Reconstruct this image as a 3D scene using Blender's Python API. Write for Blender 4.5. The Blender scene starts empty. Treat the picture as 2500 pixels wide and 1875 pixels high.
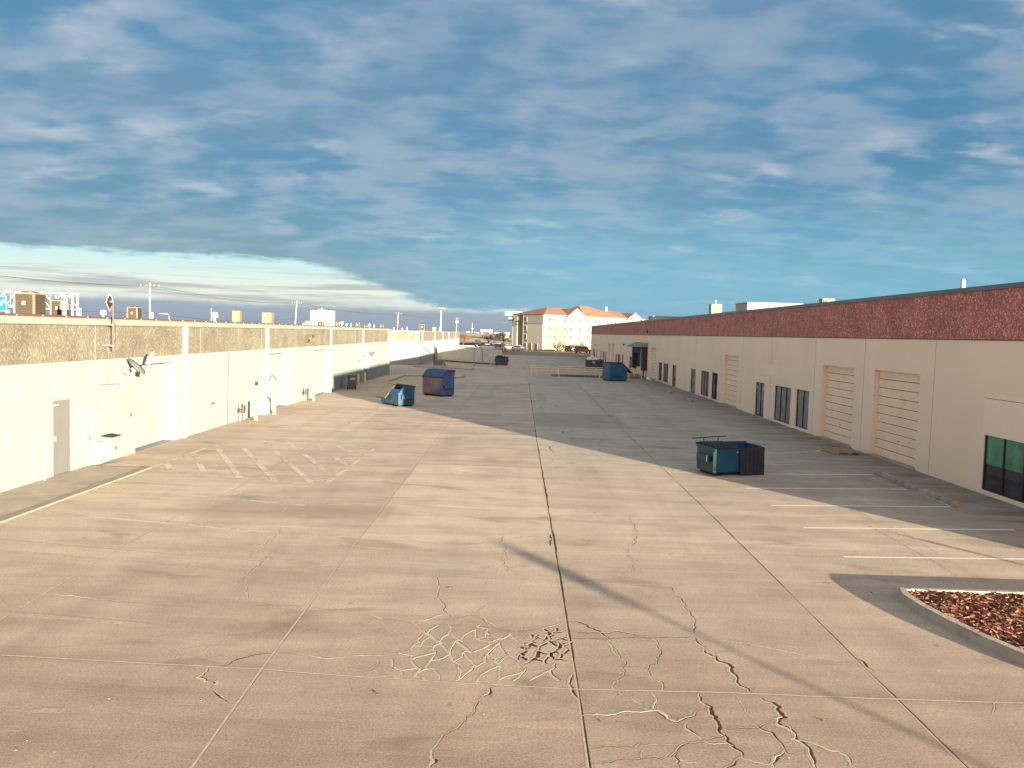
import bpy, bmesh, math, random
from mathutils import Vector, Matrix
random.seed(7)
SC = bpy.context.scene
COL = SC.collection
rad = math.radians

# ------------------------------------------------------------------ camera
H = 4.5
PITCH, ROLL, YAW, FPX = 0.0629193, 0.0294122, -0.0077138, 1978.5
_cy, _sy, _cp, _sp = math.cos(YAW), math.sin(YAW), math.cos(PITCH), math.sin(PITCH)
CF = Vector((_sy*_cp, _cy*_cp, -_sp)); CR = Vector((_cy, -_sy, 0)); CU = CR.cross(CF)
_cr, _sr = math.cos(ROLL), math.sin(ROLL)
CR, CU = CR*_cr + CU*_sr, CU*_cr - CR*_sr
cam = bpy.data.cameras.new('camera'); cam.sensor_width = 36; cam.lens = 36*FPX/2500
cam.clip_start = 0.1; cam.clip_end = 9000
co = bpy.data.objects.new('camera', cam); COL.objects.link(co)
M = Matrix.Identity(4)
for i in range(3):
    M[i][0], M[i][1], M[i][2] = CR[i], CU[i], -CF[i]
M[2][3] = H
co.matrix_world = M
SC.camera = co

# ------------------------------------------------------------------ light
SUN_EL, SUN_AZ = 5.8, 32.0          # degrees above the horizon; behind the camera to the right
EXPO = 2.45
GAIN = 2**EXPO
sun = bpy.data.lights.new('sun', 'SUN'); sun.energy = 5.0; sun.angle = rad(0.4); sun.color = (1.0, 0.84, 0.61)
so = bpy.data.objects.new('sun', sun); COL.objects.link(so)
TS = Vector((math.sin(rad(SUN_AZ))*math.cos(rad(SUN_EL)), -math.cos(rad(SUN_AZ))*math.cos(rad(SUN_EL)), math.sin(rad(SUN_EL))))
so.rotation_euler = TS.to_track_quat('Z', 'Y').to_euler()
SC.view_settings.view_transform = 'Standard'; SC.view_settings.look = 'None'
SC.view_settings.exposure = EXPO; SC.view_settings.gamma = 1.0
SC.view_settings.use_curve_mapping = False

W = bpy.data.worlds.new('World'); SC.world = W; W.use_nodes = True
nt = W.node_tree; nt.nodes.clear()
def nn(t, **k):
    n = nt.nodes.new(t)
    for a, b in k.items(): setattr(n, a, b)
    return n
def mth(op, a, b=0.0, c=None, clamp=False):
    n = nn('ShaderNodeMath', operation=op, use_clamp=clamp)
    for i, v in enumerate((a, b, c)):
        if v is None: continue
        if isinstance(v, (int, float)): n.inputs[i].default_value = v
        else: nt.links.new(v, n.inputs[i])
    return n.outputs[0]
def smooth(v, lo, hi):
    n = nn('ShaderNodeMapRange', interpolation_type='SMOOTHSTEP')
    nt.links.new(v, n.inputs[0])
    for i, x in ((1, lo), (2, hi)):
        if isinstance(x, (int, float)): n.inputs[i].default_value = x
        else: nt.links.new(x, n.inputs[i])
    return n.outputs[0]
def cmix(f, a, b, mode='MIX'):
    n = nn('ShaderNodeMix', data_type='RGBA', blend_type=mode)
    if isinstance(f, (int, float)): n.inputs[0].default_value = f
    else: nt.links.new(f, n.inputs[0])
    for i, v in ((6, a), (7, b)):
        if isinstance(v, tuple): n.inputs[i].default_value = (*v, 1)
        else: nt.links.new(v, n.inputs[i])
    return n.outputs[2]
tc = nn('ShaderNodeTexCoord'); sep = nn('ShaderNodeSeparateXYZ'); nt.links.new(tc.outputs['Generated'], sep.inputs[0])
X, Y, Z = sep.outputs
el = mth('MULTIPLY', mth('ARCSINE', Z), 57.2958)
az = mth('MULTIPLY', mth('ARCTAN2', X, Y), 57.2958)
zz = mth('ADD', mth('MAXIMUM', Z, 0.0), 0.20)
def cloudvec(sx, sy, ox, oy):
    c = nn('ShaderNodeCombineXYZ')
    nt.links.new(mth('ADD', mth('MULTIPLY', mth('DIVIDE', X, zz), sx), ox), c.inputs[0])
    nt.links.new(mth('ADD', mth('MULTIPLY', mth('DIVIDE', Y, zz), sy), oy), c.inputs[1])
    return c.outputs[0]
def noise(vec, scale, det=6, rough=.55, dist=0.0):
    n = nn('ShaderNodeTexNoise'); nt.links.new(vec, n.inputs['Vector'])
    n.inputs['Scale'].default_value = scale; n.inputs['Detail'].default_value = det
    n.inputs['Roughness'].default_value = rough; n.inputs['Distortion'].default_value = dist
    return n.outputs[0]
n1 = noise(cloudvec(.7, .8, 3.1, 1.7), 1.7, 4, .5, .2)
n2 = noise(cloudvec(.62, .85, 9.4, 4.2), 5.2, 4, .48, .25)
n4 = noise(cloudvec(.55, .8, 5.2, 33.0), 12.0, 4, .5, .2)
n3 = noise(cloudvec(.7, .75, 21.0, 14.2), 4.2, 4, .48, .2)
puff = mth('ADD', mth('MULTIPLY', n2, .60), mth('MULTIPLY', n4, .40))
deck = cmix(smooth(n1, .36, .62), (.058, .225, .41), (.155, .285, .43))
deck = cmix(mth('MULTIPLY', smooth(puff, .42, .63), .74), deck, (.29, .375, .50))
deck = cmix(mth('MULTIPLY', smooth(puff, .51, .36), .55), deck, (.045, .18, .34))
deck = cmix(mth('MULTIPLY', mth('MULTIPLY', smooth(n3, .50, .70), smooth(puff, .46, .62)), .75), deck, (.58, .60, .67))
low = mth('MULTIPLY', smooth(el, 12.0, 2.5), smooth(az, -22.0, 4.0))
deck = cmix(mth('MULTIPLY', low, .78), deck, (.14, .46, .68))
lowl = mth('MULTIPLY', smooth(el, 9.0, 4.0), smooth(az, 0.0, -20.0))
deck = cmix(mth('MULTIPLY', lowl, .6), deck, (.12, .29, .43))
# the clear strip under the edge of the cloud deck
cv = nn('ShaderNodeCombineXYZ'); nt.links.new(mth('MULTIPLY', az, .11), cv.inputs[0]); nt.links.new(mth('MULTIPLY', el, .9), cv.inputs[1])
sn = noise(cv.outputs[0], 1.0, 6, .6, .3)
cv2 = nn('ShaderNodeCombineXYZ'); nt.links.new(mth('MULTIPLY', az, .05), cv2.inputs[0]); nt.links.new(mth('MULTIPLY', el, 1.1), cv2.inputs[1])
sb = noise(cv2.outputs[0], 1.3, 6, .62, .4)
wob = mth('MULTIPLY', mth('SUBTRACT', sn, .5), 1.7)
cv3 = nn('ShaderNodeCombineXYZ'); nt.links.new(mth('MULTIPLY', az, .5), cv3.inputs[0]); nt.links.new(mth('MULTIPLY', el, 2.6), cv3.inputs[1])
sw = noise(cv3.outputs[0], 1.0, 7, .68, .5)
wob = mth('ADD', wob, mth('MULTIPLY', mth('SUBTRACT', sw, .5), 1.0))
edge = mth('ADD', mth('MULTIPLY_ADD', smooth(az, -17.0, -3.0), -3.0, 4.65), wob)
opening = smooth(mth('SUBTRACT', edge, el), -.15, .50)
opening = mth('MULTIPLY', opening, smooth(az, 14.0, 5.0))
clear = cmix(smooth(el, 1.8, 5.0), (.78, .86, .80), (.50, .80, .86))
clear = cmix(mth('MULTIPLY', smooth(sb, .46, .62), smooth(el, 4.2, 3.0)), clear, (.42, .48, .56))
clear = cmix(smooth(mth('ADD', el, mth('MULTIPLY', wob, .5)), 2.0, 1.1), clear, (.27, .375, .52))
band = mth('MULTIPLY', smooth(mth('ADD', el, mth('MULTIPLY', wob, .35)), 1.25, 1.6), smooth(mth('ADD', el, mth('MULTIPLY', wob, .35)), 2.5, 2.0))
clear = cmix(mth('MULTIPLY', mth('MULTIPLY', band, .85), smooth(az, -16.0, -6.0)), clear, (.66, .78, .80))
sky_c = cmix(opening, deck, clear)
# brighter, warm sky round the low sun behind the camera
dp = nn('ShaderNodeVectorMath', operation='DOT_PRODUCT'); nt.links.new(tc.outputs['Generated'], dp.inputs[0]); dp.inputs[1].default_value = TS
glow = smooth(dp.outputs['Value'], -.05, .95)
warm = cmix(smooth(n2, .35, .65), (1.1, .95, .80), (1.8, 1.55, 1.25))
sky_c = cmix(glow, sky_c, warm)
side = mth('MULTIPLY', mth('MULTIPLY', smooth(az, -46.0, -70.0), smooth(az, -178.0, -150.0)), mth('MULTIPLY', smooth(el, 30.0, 8.0), .9))  # unseen low glow to the left, added to lift the shaded right wall
sky_c = cmix(side, sky_c, (1.25, 1.0, .80))
upb = mth('MULTIPLY', smooth(el, 32.0, 60.0), .7)
sky_c = cmix(upb, sky_c, (.72, .78, .86))
scl = nn('ShaderNodeVectorMath', operation='SCALE'); nt.links.new(sky_c, scl.inputs[0]); scl.inputs['Scale'].default_value = 10.0/GAIN
nis = nn('ShaderNodeTexSky', sky_type='NISHITA'); nis.sun_disc = False
nis.sun_elevation = rad(SUN_EL); nis.sun_rotation = rad(180-SUN_AZ)
mixs = cmix(.94, nis.outputs[0], scl.outputs[0])
bg = nn('ShaderNodeBackground'); bg.inputs[1].default_value = .1
nt.links.new(mixs, bg.inputs[0])
wo = nn('ShaderNodeOutputWorld'); nt.links.new(bg.outputs[0], wo.inputs[0])

# ------------------------------------------------------------------ helpers
def ray(px, py): return CF + CR*((px-1250)/FPX) - CU*((py-937.5)/FPX)
def G(px, py, z=0.0):
    d = ray(px, py); t = (z-H)/d.z; return Vector((d.x*t, d.y*t, z))
def WX(px, py, x):
    d = ray(px, py); t = x/d.x; return Vector((x, d.y*t, H+d.z*t))
def WY(px, py, y):
    d = ray(px, py); t = y/d.y; return Vector((d.x*t, y, H+d.z*t))

def mat(name, base, rough=.8, metal=0.0, var=.12, scale=3.0, bump=0.0, bscale=40.0, spec=.3, col2=None, c2scale=8.0, c2lo=.5, c2hi=.62, c2amt=1.0, streak=None):
    m = bpy.data.materials.new(name); m.use_nodes = True
    t = m.node_tree; b = t.nodes['Principled BSDF']
    b.inputs['Roughness'].default_value = rough; b.inputs['Metallic'].default_value = metal
    b.inputs['Specular IOR Level'].default_value = spec
    tcn = t.nodes.new('ShaderNodeTexCoord')
    ns = t.nodes.new('ShaderNodeTexNoise'); ns.inputs['Scale'].default_value = scale; ns.inputs['Detail'].default_value = 6
    mp = t.nodes.new('ShaderNodeMapping')
    t.links.new(tcn.outputs['Object'], mp.inputs[0]); t.links.new(mp.outputs[0], ns.inputs['Vector'])
    if streak: mp.inputs['Scale'].default_value = streak
    mr = t.nodes.new('ShaderNodeMapRange'); t.links.new(ns.outputs[0], mr.inputs[0])
    mr.inputs[1].default_value = .25; mr.inputs[2].default_value = .75
    mr.inputs[3].default_value = 1-var; mr.inputs[4].default_value = 1+var
    mx = t.nodes.new('ShaderNodeMix'); mx.data_type = 'RGBA'; mx.blend_type = 'MULTIPLY'; mx.inputs[0].default_value = 1
    mx.inputs[6].default_value = (*base, 1)
    t.links.new(mr.outputs[0], mx.inputs[7]); out = mx.outputs[2]
    if col2:
        n2_ = t.nodes.new('ShaderNodeTexNoise'); n2_.inputs['Scale'].default_value = c2scale; n2_.inputs['Detail'].default_value = 5
        t.links.new(tcn.outputs['Object'], n2_.inputs['Vector'])
        r2 = t.nodes.new('ShaderNodeMapRange'); t.links.new(n2_.outputs[0], r2.inputs[0])
        r2.inputs[1].default_value = c2lo; r2.inputs[2].default_value = c2hi; r2.inputs[4].default_value = c2amt
        m2 = t.nodes.new('ShaderNodeMix'); m2.data_type = 'RGBA'
        t.links.new(r2.outputs[0], m2.inputs[0]); t.links.new(out, m2.inputs[6]); m2.inputs[7].default_value = (*col2, 1)
        out = m2.outputs[2]
    t.links.new(out, b.inputs['Base Color'])
    if bump:
        nb = t.nodes.new('ShaderNodeTexNoise'); nb.inputs['Scale'].default_value = bscale; nb.inputs['Detail'].default_value = 4
        t.links.new(tcn.outputs['Object'], nb.inputs['Vector'])
        bp = t.nodes.new('ShaderNodeBump'); bp.inputs['Strength'].default_value = bump; bp.inputs['Distance'].default_value = .02
        t.links.new(nb.outputs[0], bp.inputs['Height']); t.links.new(bp.outputs[0], b.inputs['Normal'])
    return m

def tnode(t, ty, ins=None, **k):
    n = t.nodes.new(ty)
    for a, b in k.items(): setattr(n, a, b)
    for a, b in (ins or {}).items():
        if isinstance(b, bpy.types.NodeSocket): t.links.new(b, n.inputs[a])
        else: n.inputs[a].default_value = b
    return n

def aggregate(name, c1, c2, c3, c4, cell=22.0):
    """exposed aggregate: small stones of mixed colours set in mortar"""
    m = bpy.data.materials.new(name); m.use_nodes = True
    t = m.node_tree; b = t.nodes['Principled BSDF']; b.inputs['Roughness'].default_value = .75
    tcn = tnode(t, 'ShaderNodeTexCoord')
    v = tnode(t, 'ShaderNodeTexVoronoi', {'Vector': tcn.outputs['Object'], 'Scale': cell})
    sp = tnode(t, 'ShaderNodeSeparateColor', {0: v.outputs['Color']})
    r = tnode(t, 'ShaderNodeValToRGB', {0: sp.outputs[0]}); r.color_ramp.interpolation = 'LINEAR'
    e = r.color_ramp.elements
    e[0].position = 0; e[0].color = (*c1, 1); e[1].position = 1; e[1].color = (*c4, 1)
    x = e.new(.4); x.color = (*c2, 1); x = e.new(.78); x.color = (*c3, 1)
    n = tnode(t, 'ShaderNodeTexNoise', {'Vector': tcn.outputs['Object'], 'Scale': 1.1, 'Detail': 5.0})
    mr = tnode(t, 'ShaderNodeMapRange', {0: n.outputs[0], 1: .3, 2: .7, 3: .78, 4: 1.2})
    mx = tnode(t, 'ShaderNodeMix', {0: 1.0, 6: r.outputs[0], 7: mr.outputs[0]}, data_type='RGBA', blend_type='MULTIPLY')
    t.links.new(mx.outputs[2], b.inputs['Base Color'])
    bp = tnode(t, 'ShaderNodeBump', {'Strength': .5, 'Distance': .02, 'Height': v.outputs['Distance']}, invert=True)
    t.links.new(bp.outputs[0], b.inputs['Normal'])
    return m

def glassmat(name, base, rough=.06):
    m = bpy.data.materials.new(name); m.use_nodes = True
    t = m.node_tree; b = t.nodes['Principled BSDF']
    b.inputs['Roughness'].default_value = rough; b.inputs['Specular IOR Level'].default_value = .8
    tcn = tnode(t, 'ShaderNodeTexCoord')
    n = tnode(t, 'ShaderNodeTexNoise', {'Vector': tcn.outputs['Object'], 'Scale': 1.6, 'Detail': 4.0})
    r = tnode(t, 'ShaderNodeMapRange', {0: n.outputs[0], 1: .35, 2: .65, 3: .7, 4: 1.35})
    mx = tnode(t, 'ShaderNodeMix', {0: 1.0, 6: (*base, 1), 7: r.outputs[0]}, data_type='RGBA', blend_type='MULTIPLY')
    t.links.new(mx.outputs[2], b.inputs['Base Color'])
    return m

class MB:
    def __init__(s): s.v = []; s.f = []
    def add(s, vs, fs):
        o = len(s.v); s.v += [tuple(v) for v in vs]; s.f += [tuple(i+o for i in f) for f in fs]; return s
    def quad(s, a, b, c, d): return s.add([a, b, c, d], [(0, 1, 2, 3)])
    def box(s, x0, x1, y0, y1, z0, z1):
        if x0 > x1: x0, x1 = x1, x0
        if y0 > y1: y0, y1 = y1, y0
        return s.add([(x0,y0,z0),(x1,y0,z0),(x1,y1,z0),(x0,y1,z0),(x0,y0,z1),(x1,y0,z1),(x1,y1,z1),(x0,y1,z1)],
                     [(3,2,1,0),(4,5,6,7),(0,1,5,4),(1,2,6,5),(2,3,7,6),(3,0,4,7)])
    def obox(s, c, ax, ay, az_, sx, sy, sz):
        c = Vector(c); ax, ay, az_ = Vector(ax).normalized(), Vector(ay).normalized(), Vector(az_).normalized()
        vs = [c + ax*(i*sx/2) + ay*(j*sy/2) + az_*(k*sz/2) for k in (-1, 1) for i, j in ((-1,-1),(1,-1),(1,1),(-1,1))]
        return s.add(vs, [(3,2,1,0),(4,5,6,7),(0,1,5,4),(1,2,6,5),(2,3,7,6),(3,0,4,7)])
    def prism(s, poly, axis, a, b):
        """poly: list of 2D points, extruded along axis ('x','y','z') from a to b"""
        n = len(poly)
        def P(p, t): return {'x': (t, p[0], p[1]), 'y': (p[0], t, p[1]), 'z': (p[0], p[1], t)}[axis]
        vs = [P(p, a) for p in poly] + [P(p, b) for p in poly]
        fs = [tuple(range(n)), tuple(range(2*n-1, n-1, -1))] + [(i, (i+1) % n, n+(i+1) % n, n+i) for i in range(n)]
        return s.add(vs, fs)
    def tube(s, pts, r, n=8, r2=None):
        pts = [Vector(p) for p in pts]; rings = []
        for i, p in enumerate(pts):
            d = (pts[min(i+1, len(pts)-1)] - pts[max(i-1, 0)]).normalized()
            a = d.cross(Vector((0, 0, 1)) if abs(d.z) < .9 else Vector((1, 0, 0))).normalized(); b = d.cross(a)
            rr = r if r2 is None else r + (r2-r)*i/(len(pts)-1)
            rings.append([p + a*(math.cos(t)*rr) + b*(math.sin(t)*rr) for t in [2*math.pi*k/n for k in range(n)]])
        vs = [v for q in rings for v in q]; fs = []
        for i in range(len(rings)-1):
            for k in range(n): fs.append((i*n+k, i*n+(k+1) % n, (i+1)*n+(k+1) % n, (i+1)*n+k))
        fs.append(tuple(range(n-1, -1, -1))); fs.append(tuple(range((len(rings)-1)*n, len(rings)*n)))
        return s.add(vs, fs)
    def lathe(s, c, prof, n=20):
        cx, cy, cz = c; vs = []; fs = []
        for r, z in prof:
            for k in range(n): vs.append((cx+r*math.cos(2*math.pi*k/n), cy+r*math.sin(2*math.pi*k/n), cz+z))
        m_ = len(prof)
        for i in range(m_-1):
            for k in range(n): fs.append((i*n+k, i*n+(k+1) % n, (i+1)*n+(k+1) % n, (i+1)*n+k))
        fs.append(tuple(range(n-1, -1, -1))); fs.append(tuple(range((m_-1)*n, m_*n)))
        return s.add(vs, fs)
    def build(s, name, m, parent=None, bevel=0, smooth_=False, fix=True):
        me = bpy.data.meshes.new(name); me.from_pydata(s.v, [], s.f); me.materials.append(m)
        if fix and len(s.f) > 1:
            bm = bmesh.new(); bm.from_mesh(me); bmesh.ops.recalc_face_normals(bm, faces=bm.faces); bm.to_mesh(me); bm.free()
        me.update()
        o = bpy.data.objects.new(name, me); COL.objects.link(o)
        if parent: o.parent = parent
        if bevel:
            bv = o.modifiers.new('bevel', 'BEVEL'); bv.width = bevel; bv.segments = 2; bv.limit_method = 'ANGLE'
        if smooth_:
            for p in me.polygons: p.use_smooth = True
        return o

def tag(o, label, cat=None, group=None, kind=None):
    if label: o['label'] = label
    if cat: o['category'] = cat
    if group: o['group'] = group
    if kind: o['kind'] = kind
    return o
def empty(name, loc, label, cat, group=None, rz=0.0):
    o = bpy.data.objects.new(name, None); COL.objects.link(o); o.location = loc; o.rotation_euler = (0, 0, rz)
    o.empty_display_size = .3
    return tag(o, label, cat, group)
def struct(o, label=None):
    o['kind'] = 'structure'
    if label: o['label'] = label
    return o
def copy_tree(o, loc=None, label=None, rz=None, parent=None):
    c = o.copy(); COL.objects.link(c)
    if parent: c.parent = parent
    if loc is not None: c.location = loc
    if rz is not None: c.rotation_euler = (0, 0, rz)
    if label: c['label'] = label
    for ch in list(o.children): copy_tree(ch, parent=c)
    return c

# ------------------------------------------------------------------ materials
def concrete():
    m = bpy.data.materials.new('lot_concrete'); m.use_nodes = True
    t = m.node_tree; b = t.nodes['Principled BSDF']; b.inputs['Roughness'].default_value = .9; b.inputs['Specular IOR Level'].default_value = .2
    tcn = tnode(t, 'ShaderNodeTexCoord'); o = tcn.outputs['Object']
    sx = tnode(t, 'ShaderNodeSeparateXYZ', {0: o})
    def ns(scale, det=5.0, rough=.6, sc=None, dist=0.0):
        src = o
        if sc: src = tnode(t, 'ShaderNodeMapping', {0: o, 'Scale': sc}).outputs[0]
        return tnode(t, 'ShaderNodeTexNoise', {'Vector': src, 'Scale': scale, 'Detail': det, 'Roughness': rough, 'Distortion': dist}).outputs[0]
    def mr(v, a, b_, c=0.0, d=1.0): return tnode(t, 'ShaderNodeMapRange', {0: v, 1: a, 2: b_, 3: c, 4: d}).outputs[0]
    def mx(f, a, b_, mode='MIX'): return tnode(t, 'ShaderNodeMix', {0: f, 6: a, 7: b_}, data_type='RGBA', blend_type=mode).outputs[2]
    def M_(op, a, b_): return tnode(t, 'ShaderNodeMath', {0: a, 1: b_}, operation=op).outputs[0]
    big = ns(.16, 5.0, .6, None, .4); mid = ns(.7, 6.0, .65); fine = ns(28.0, 4.0, .7); streak = ns(.55, 6.0, .65, (.28, 2.2, 1.0), .3)
    c = mx(mr(big, .35, .65), (.44, .365, .29, 1), (.485, .39, .30, 1))
    # each slab between joints weathers a little differently
    slab = tnode(t, 'ShaderNodeTexWhiteNoise', {0: tnode(t, 'ShaderNodeCombineXYZ', {0: M_('FLOOR', M_('DIVIDE', M_('SUBTRACT', sx.outputs[0], .87), 4.15), 0.0), 1: M_('FLOOR', M_('DIVIDE', sx.outputs[1], 9.0), 0.0)}).outputs[0]}, noise_dimensions='3D').outputs[0]
    c = mx(1.0, c, mr(slab, 0.0, 1.0, .89, 1.06), 'MULTIPLY')
    c = mx(1.0, c, mr(mid, .3, .7, .86, 1.12), 'MULTIPLY')
    c = mx(1.0, c, mr(streak, .3, .7, .80, 1.15), 'MULTIPLY')
    c = mx(1.0, c, mr(fine, .3, .7, .74, 1.25), 'MULTIPLY')
    # older grey-green slabs in the middle of the alley
    a1 = M_('MULTIPLY', M_('MULTIPLY', mr(sx.outputs[0], .6, 1.4), mr(sx.outputs[1], 26.0, 34.0)), mr(mid, .25, .6, .35, .8))
    c = mx(a1, c, (.36, .345, .29, 1))
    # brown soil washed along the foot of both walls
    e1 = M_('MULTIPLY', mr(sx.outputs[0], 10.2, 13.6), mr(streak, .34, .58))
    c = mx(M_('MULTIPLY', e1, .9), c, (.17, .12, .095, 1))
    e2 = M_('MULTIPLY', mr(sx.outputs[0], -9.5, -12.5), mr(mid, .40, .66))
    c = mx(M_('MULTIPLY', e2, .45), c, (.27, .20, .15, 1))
    # darker repair slabs across the middle of the alley
    bx = M_('MULTIPLY', M_('MULTIPLY', mr(sx.outputs[0], .8, .95), mr(sx.outputs[0], 5.7, 5.5)), M_('MULTIPLY', mr(sx.outputs[1], 39.0, 39.6), mr(sx.outputs[1], 46.5, 46.0)))
    c = mx(M_('MULTIPLY', bx, .55), c, (.27, .225, .19, 1))
    bx2 = M_('MULTIPLY', M_('MULTIPLY', mr(sx.outputs[0], -8.6, -7.6), mr(sx.outputs[0], -2.9, -3.1)), M_('MULTIPLY', mr(sx.outputs[1], 18.4, 19.4), mr(sx.outputs[1], 20.8, 20.2)))
    c = mx(M_('MULTIPLY', bx2, mr(mid, .35, .6, .15, .7)), c, (.27, .20, .15, 1))
    # wheel paths polished along the alley
    tyre = mr(ns(.9, 3.0, .5, (1.0, .06, 1.0), .2), .52, .70)
    c = mx(M_('MULTIPLY', tyre, .28), c, (.27, .22, .175, 1))
    # grimy mottling strengthening on the slabs towards the right warehouse
    dm = M_('MULTIPLY', M_('MULTIPLY', mr(sx.outputs[0], 1.0, 7.0), mr(sx.outputs[1], 16.0, 30.0)), mr(ns(.9, 7.0, .72, (.45, 1.6, 1.0), .5), .46, .62))
    c = mx(M_('MULTIPLY', dm, .5), c, (.20, .175, .145, 1))
    # oil and rust stains
    st = mr(ns(.42, 4.0, .55, (1.0, 1.9, 1.0), .8), .58, .72)
    c = mx(M_('MULTIPLY', st, .6), c, (.20, .155, .12, 1))
    st2 = mr(ns(3.2, 3.0, .5), .70, .76)
    c = mx(M_('MULTIPLY', st2, .5), c, (.17, .14, .115, 1))
    # vignette painted in: the concrete darkens towards the viewpoint, and its face coarsens
    near_dark = M_('MULTIPLY', mr(sx.outputs[1], 19.0, 9.0), .8)
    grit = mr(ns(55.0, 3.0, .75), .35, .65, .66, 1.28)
    c = mx(near_dark, c, mx(1.0, mx(1.0, c, (.72, .64, .63, 1), 'MULTIPLY'), grit, 'MULTIPLY'))
    t.links.new(c, b.inputs['Base Color'])
    f1 = tnode(t, 'ShaderNodeBump', {'Strength': .6, 'Distance': .006, 'Height': ns(60.0, 4.0, .75)})
    f2 = tnode(t, 'ShaderNodeBump', {'Strength': .13, 'Distance': .03, 'Height': ns(5.0, 5.0, .6), 'Normal': f1.outputs[0]})
    t.links.new(f2.outputs[0], b.inputs['Normal'])
    return m
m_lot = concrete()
m_walk = mat('walk_concrete', (.33, .28, .22), .9, var=.15, scale=2.0, bump=.3, bscale=40, col2=(.20, .155, .12), c2scale=.8, c2lo=.5, c2hi=.7, c2amt=.6)
m_kerb = mat('kerb_concrete', (.34, .295, .245), .9, var=.18, scale=5.0, bump=.35, bscale=30, col2=(.20, .13, .11), c2scale=2.2, c2lo=.55, c2hi=.68, c2amt=.6)
m_stop = mat('stop_concrete', (.34, .29, .25), .9, var=.2, scale=6.0, bump=.4, bscale=30, col2=(.18, .13, .11), c2scale=3, c2lo=.5, c2hi=.65, c2amt=.7)
m_rim = mat('chipped_concrete', (.44, .375, .285), .9, var=.18, scale=12.0, bump=.3, bscale=60)
m_soil = mat('crack_soil', (.062, .022, .014), .95, var=.4, scale=8.0)
m_soil2 = mat('crack_grit', (.16, .11, .075), .95, var=.4, scale=8.0)
def paint(name, base, lo, hi):
    m = mat(name, base, .8, var=.08, scale=6)
    t = m.node_tree; b = t.nodes['Principled BSDF']
    tcn = tnode(t, 'ShaderNodeTexCoord')
    n = tnode(t, 'ShaderNodeTexNoise', {'Vector': tcn.outputs['Object'], 'Scale': 9.0, 'Detail': 7.0, 'Roughness': .75})
    n2_ = tnode(t, 'ShaderNodeTexNoise', {'Vector': tcn.outputs['Object'], 'Scale': .9, 'Detail': 3.0})
    ad = tnode(t, 'ShaderNodeMath', {0: n.outputs[0], 1: n2_.outputs[0]}, operation='ADD')
    r = tnode(t, 'ShaderNodeMapRange', {0: ad.outputs[0], 1: lo, 2: hi})
    t.links.new(r.outputs[0], b.inputs['Alpha'])
    return m
m_line = paint('worn_white_paint', (.68, .62, .54), .50, .86)
m_line_old = paint('old_cream_paint', (.52, .445, .345), .60, 1.06)
m_lwall = mat('cream_wall_paint', (.205, .240, .245), .85, var=.05, scale=1.6, bump=.12, bscale=60, col2=(.17, .185, .17), c2scale=.5, c2lo=.5, c2hi=.8, c2amt=.4, streak=(1, 1, .18))
m_lpil = mat('pale_trim_paint', (.255, .28, .29), .8, var=.03, scale=1.0)
m_fascia = mat('cream_fascia', (.185, .215, .195), .7, var=.05, scale=2.0)
m_capl = mat('brown_roof_edge', (.10, .05, .04), .6, var=.2, scale=3.0)
m_agl = aggregate('tan_aggregate', (.108, .100, .078), (.13, .12, .092), (.145, .135, .102), (.19, .18, .14), 18.0)
m_rwall = mat('beige_wall_paint', (.80, .645, .51), .88, var=.035, scale=.6, bump=.22, bscale=90, col2=(.74, .59, .46), c2scale=.45, c2lo=.5, c2hi=.7, c2amt=.5, streak=(1, 1, .3))
m_agr = aggregate('red_aggregate', (.19, .085, .075), (.37, .12, .10), (.45, .155, .13), (.68, .38, .31), 21.0)
m_capr = mat('grey_parapet_metal', (.14, .145, .15), .45, .6, var=.1, scale=1.0)
m_ohd = mat('beige_door_steel', (.82, .64, .49), .6, var=.06, scale=2.0, col2=(.52, .36, .26), c2scale=1.4, c2lo=.6, c2hi=.75, c2amt=.5)
m_gap = mat('dark_gap', (.04, .03, .025), .9, var=.1)
m_frame = mat('dark_bronze_frame', (.045, .035, .03), .45, .5, var=.1)
m_glass = glassmat('dark_glass', (.03, .035, .045))
m_glassb = glassmat('blinds_behind_glass', (.17, .18, .20), .25)
m_green = glassmat('green_curtain_glass', (.07, .22, .13), .12)
m_brownp = glassmat('brown_papered_glass', (.14, .085, .03), .3)
m_roof = mat('grey_roof_membrane', (.22, .21, .20), .9, var=.15)
m_gdoor = mat('grey_door_paint', (.125, .128, .13), .6, var=.05)
m_white = mat('white_enamel', (.42, .43, .46), .45, var=.04)
m_boxl = mat('pale_cabinet_paint', (.22, .24, .25), .5, var=.05)
m_steel = mat('galvanised_steel', (.42, .42, .42), .4, .7, var=.12, scale=8)
m_acg = mat('tan_louvre_metal', (.075, .058, .04), .6, .2, var=.15, scale=6)
m_acl = mat('beige_unit_metal', (.19, .165, .125), .6, .1, var=.08, scale=6)
m_acd = mat('coil_dark', (.045, .034, .024), .7, .1, var=.15, scale=12)
m_black = mat('black_plastic', (.018, .018, .02), .5, var=.2)
m_rubber = mat('black_rubber', (.02, .02, .022), .8, var=.2)
m_rail = mat('yellow_rail_paint', (.62, .50, .28), .6, var=.12, scale=5, col2=(.35, .22, .10), c2scale=4, c2lo=.6, c2hi=.7, c2amt=.6)
m_boll = mat('yellow_bollard_paint', (.44, .40, .16), .6, var=.1, scale=5)
m_bollc = mat('cream_bollard_paint', (.55, .42, .25), .6, var=.1, scale=5)
m_brown = mat('brown_wood', (.16, .085, .05), .8, var=.25, scale=6)
m_pallet = mat('pallet_wood', (.34, .24, .16), .85, var=.25, scale=9, streak=(1, 8, 1))
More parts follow.
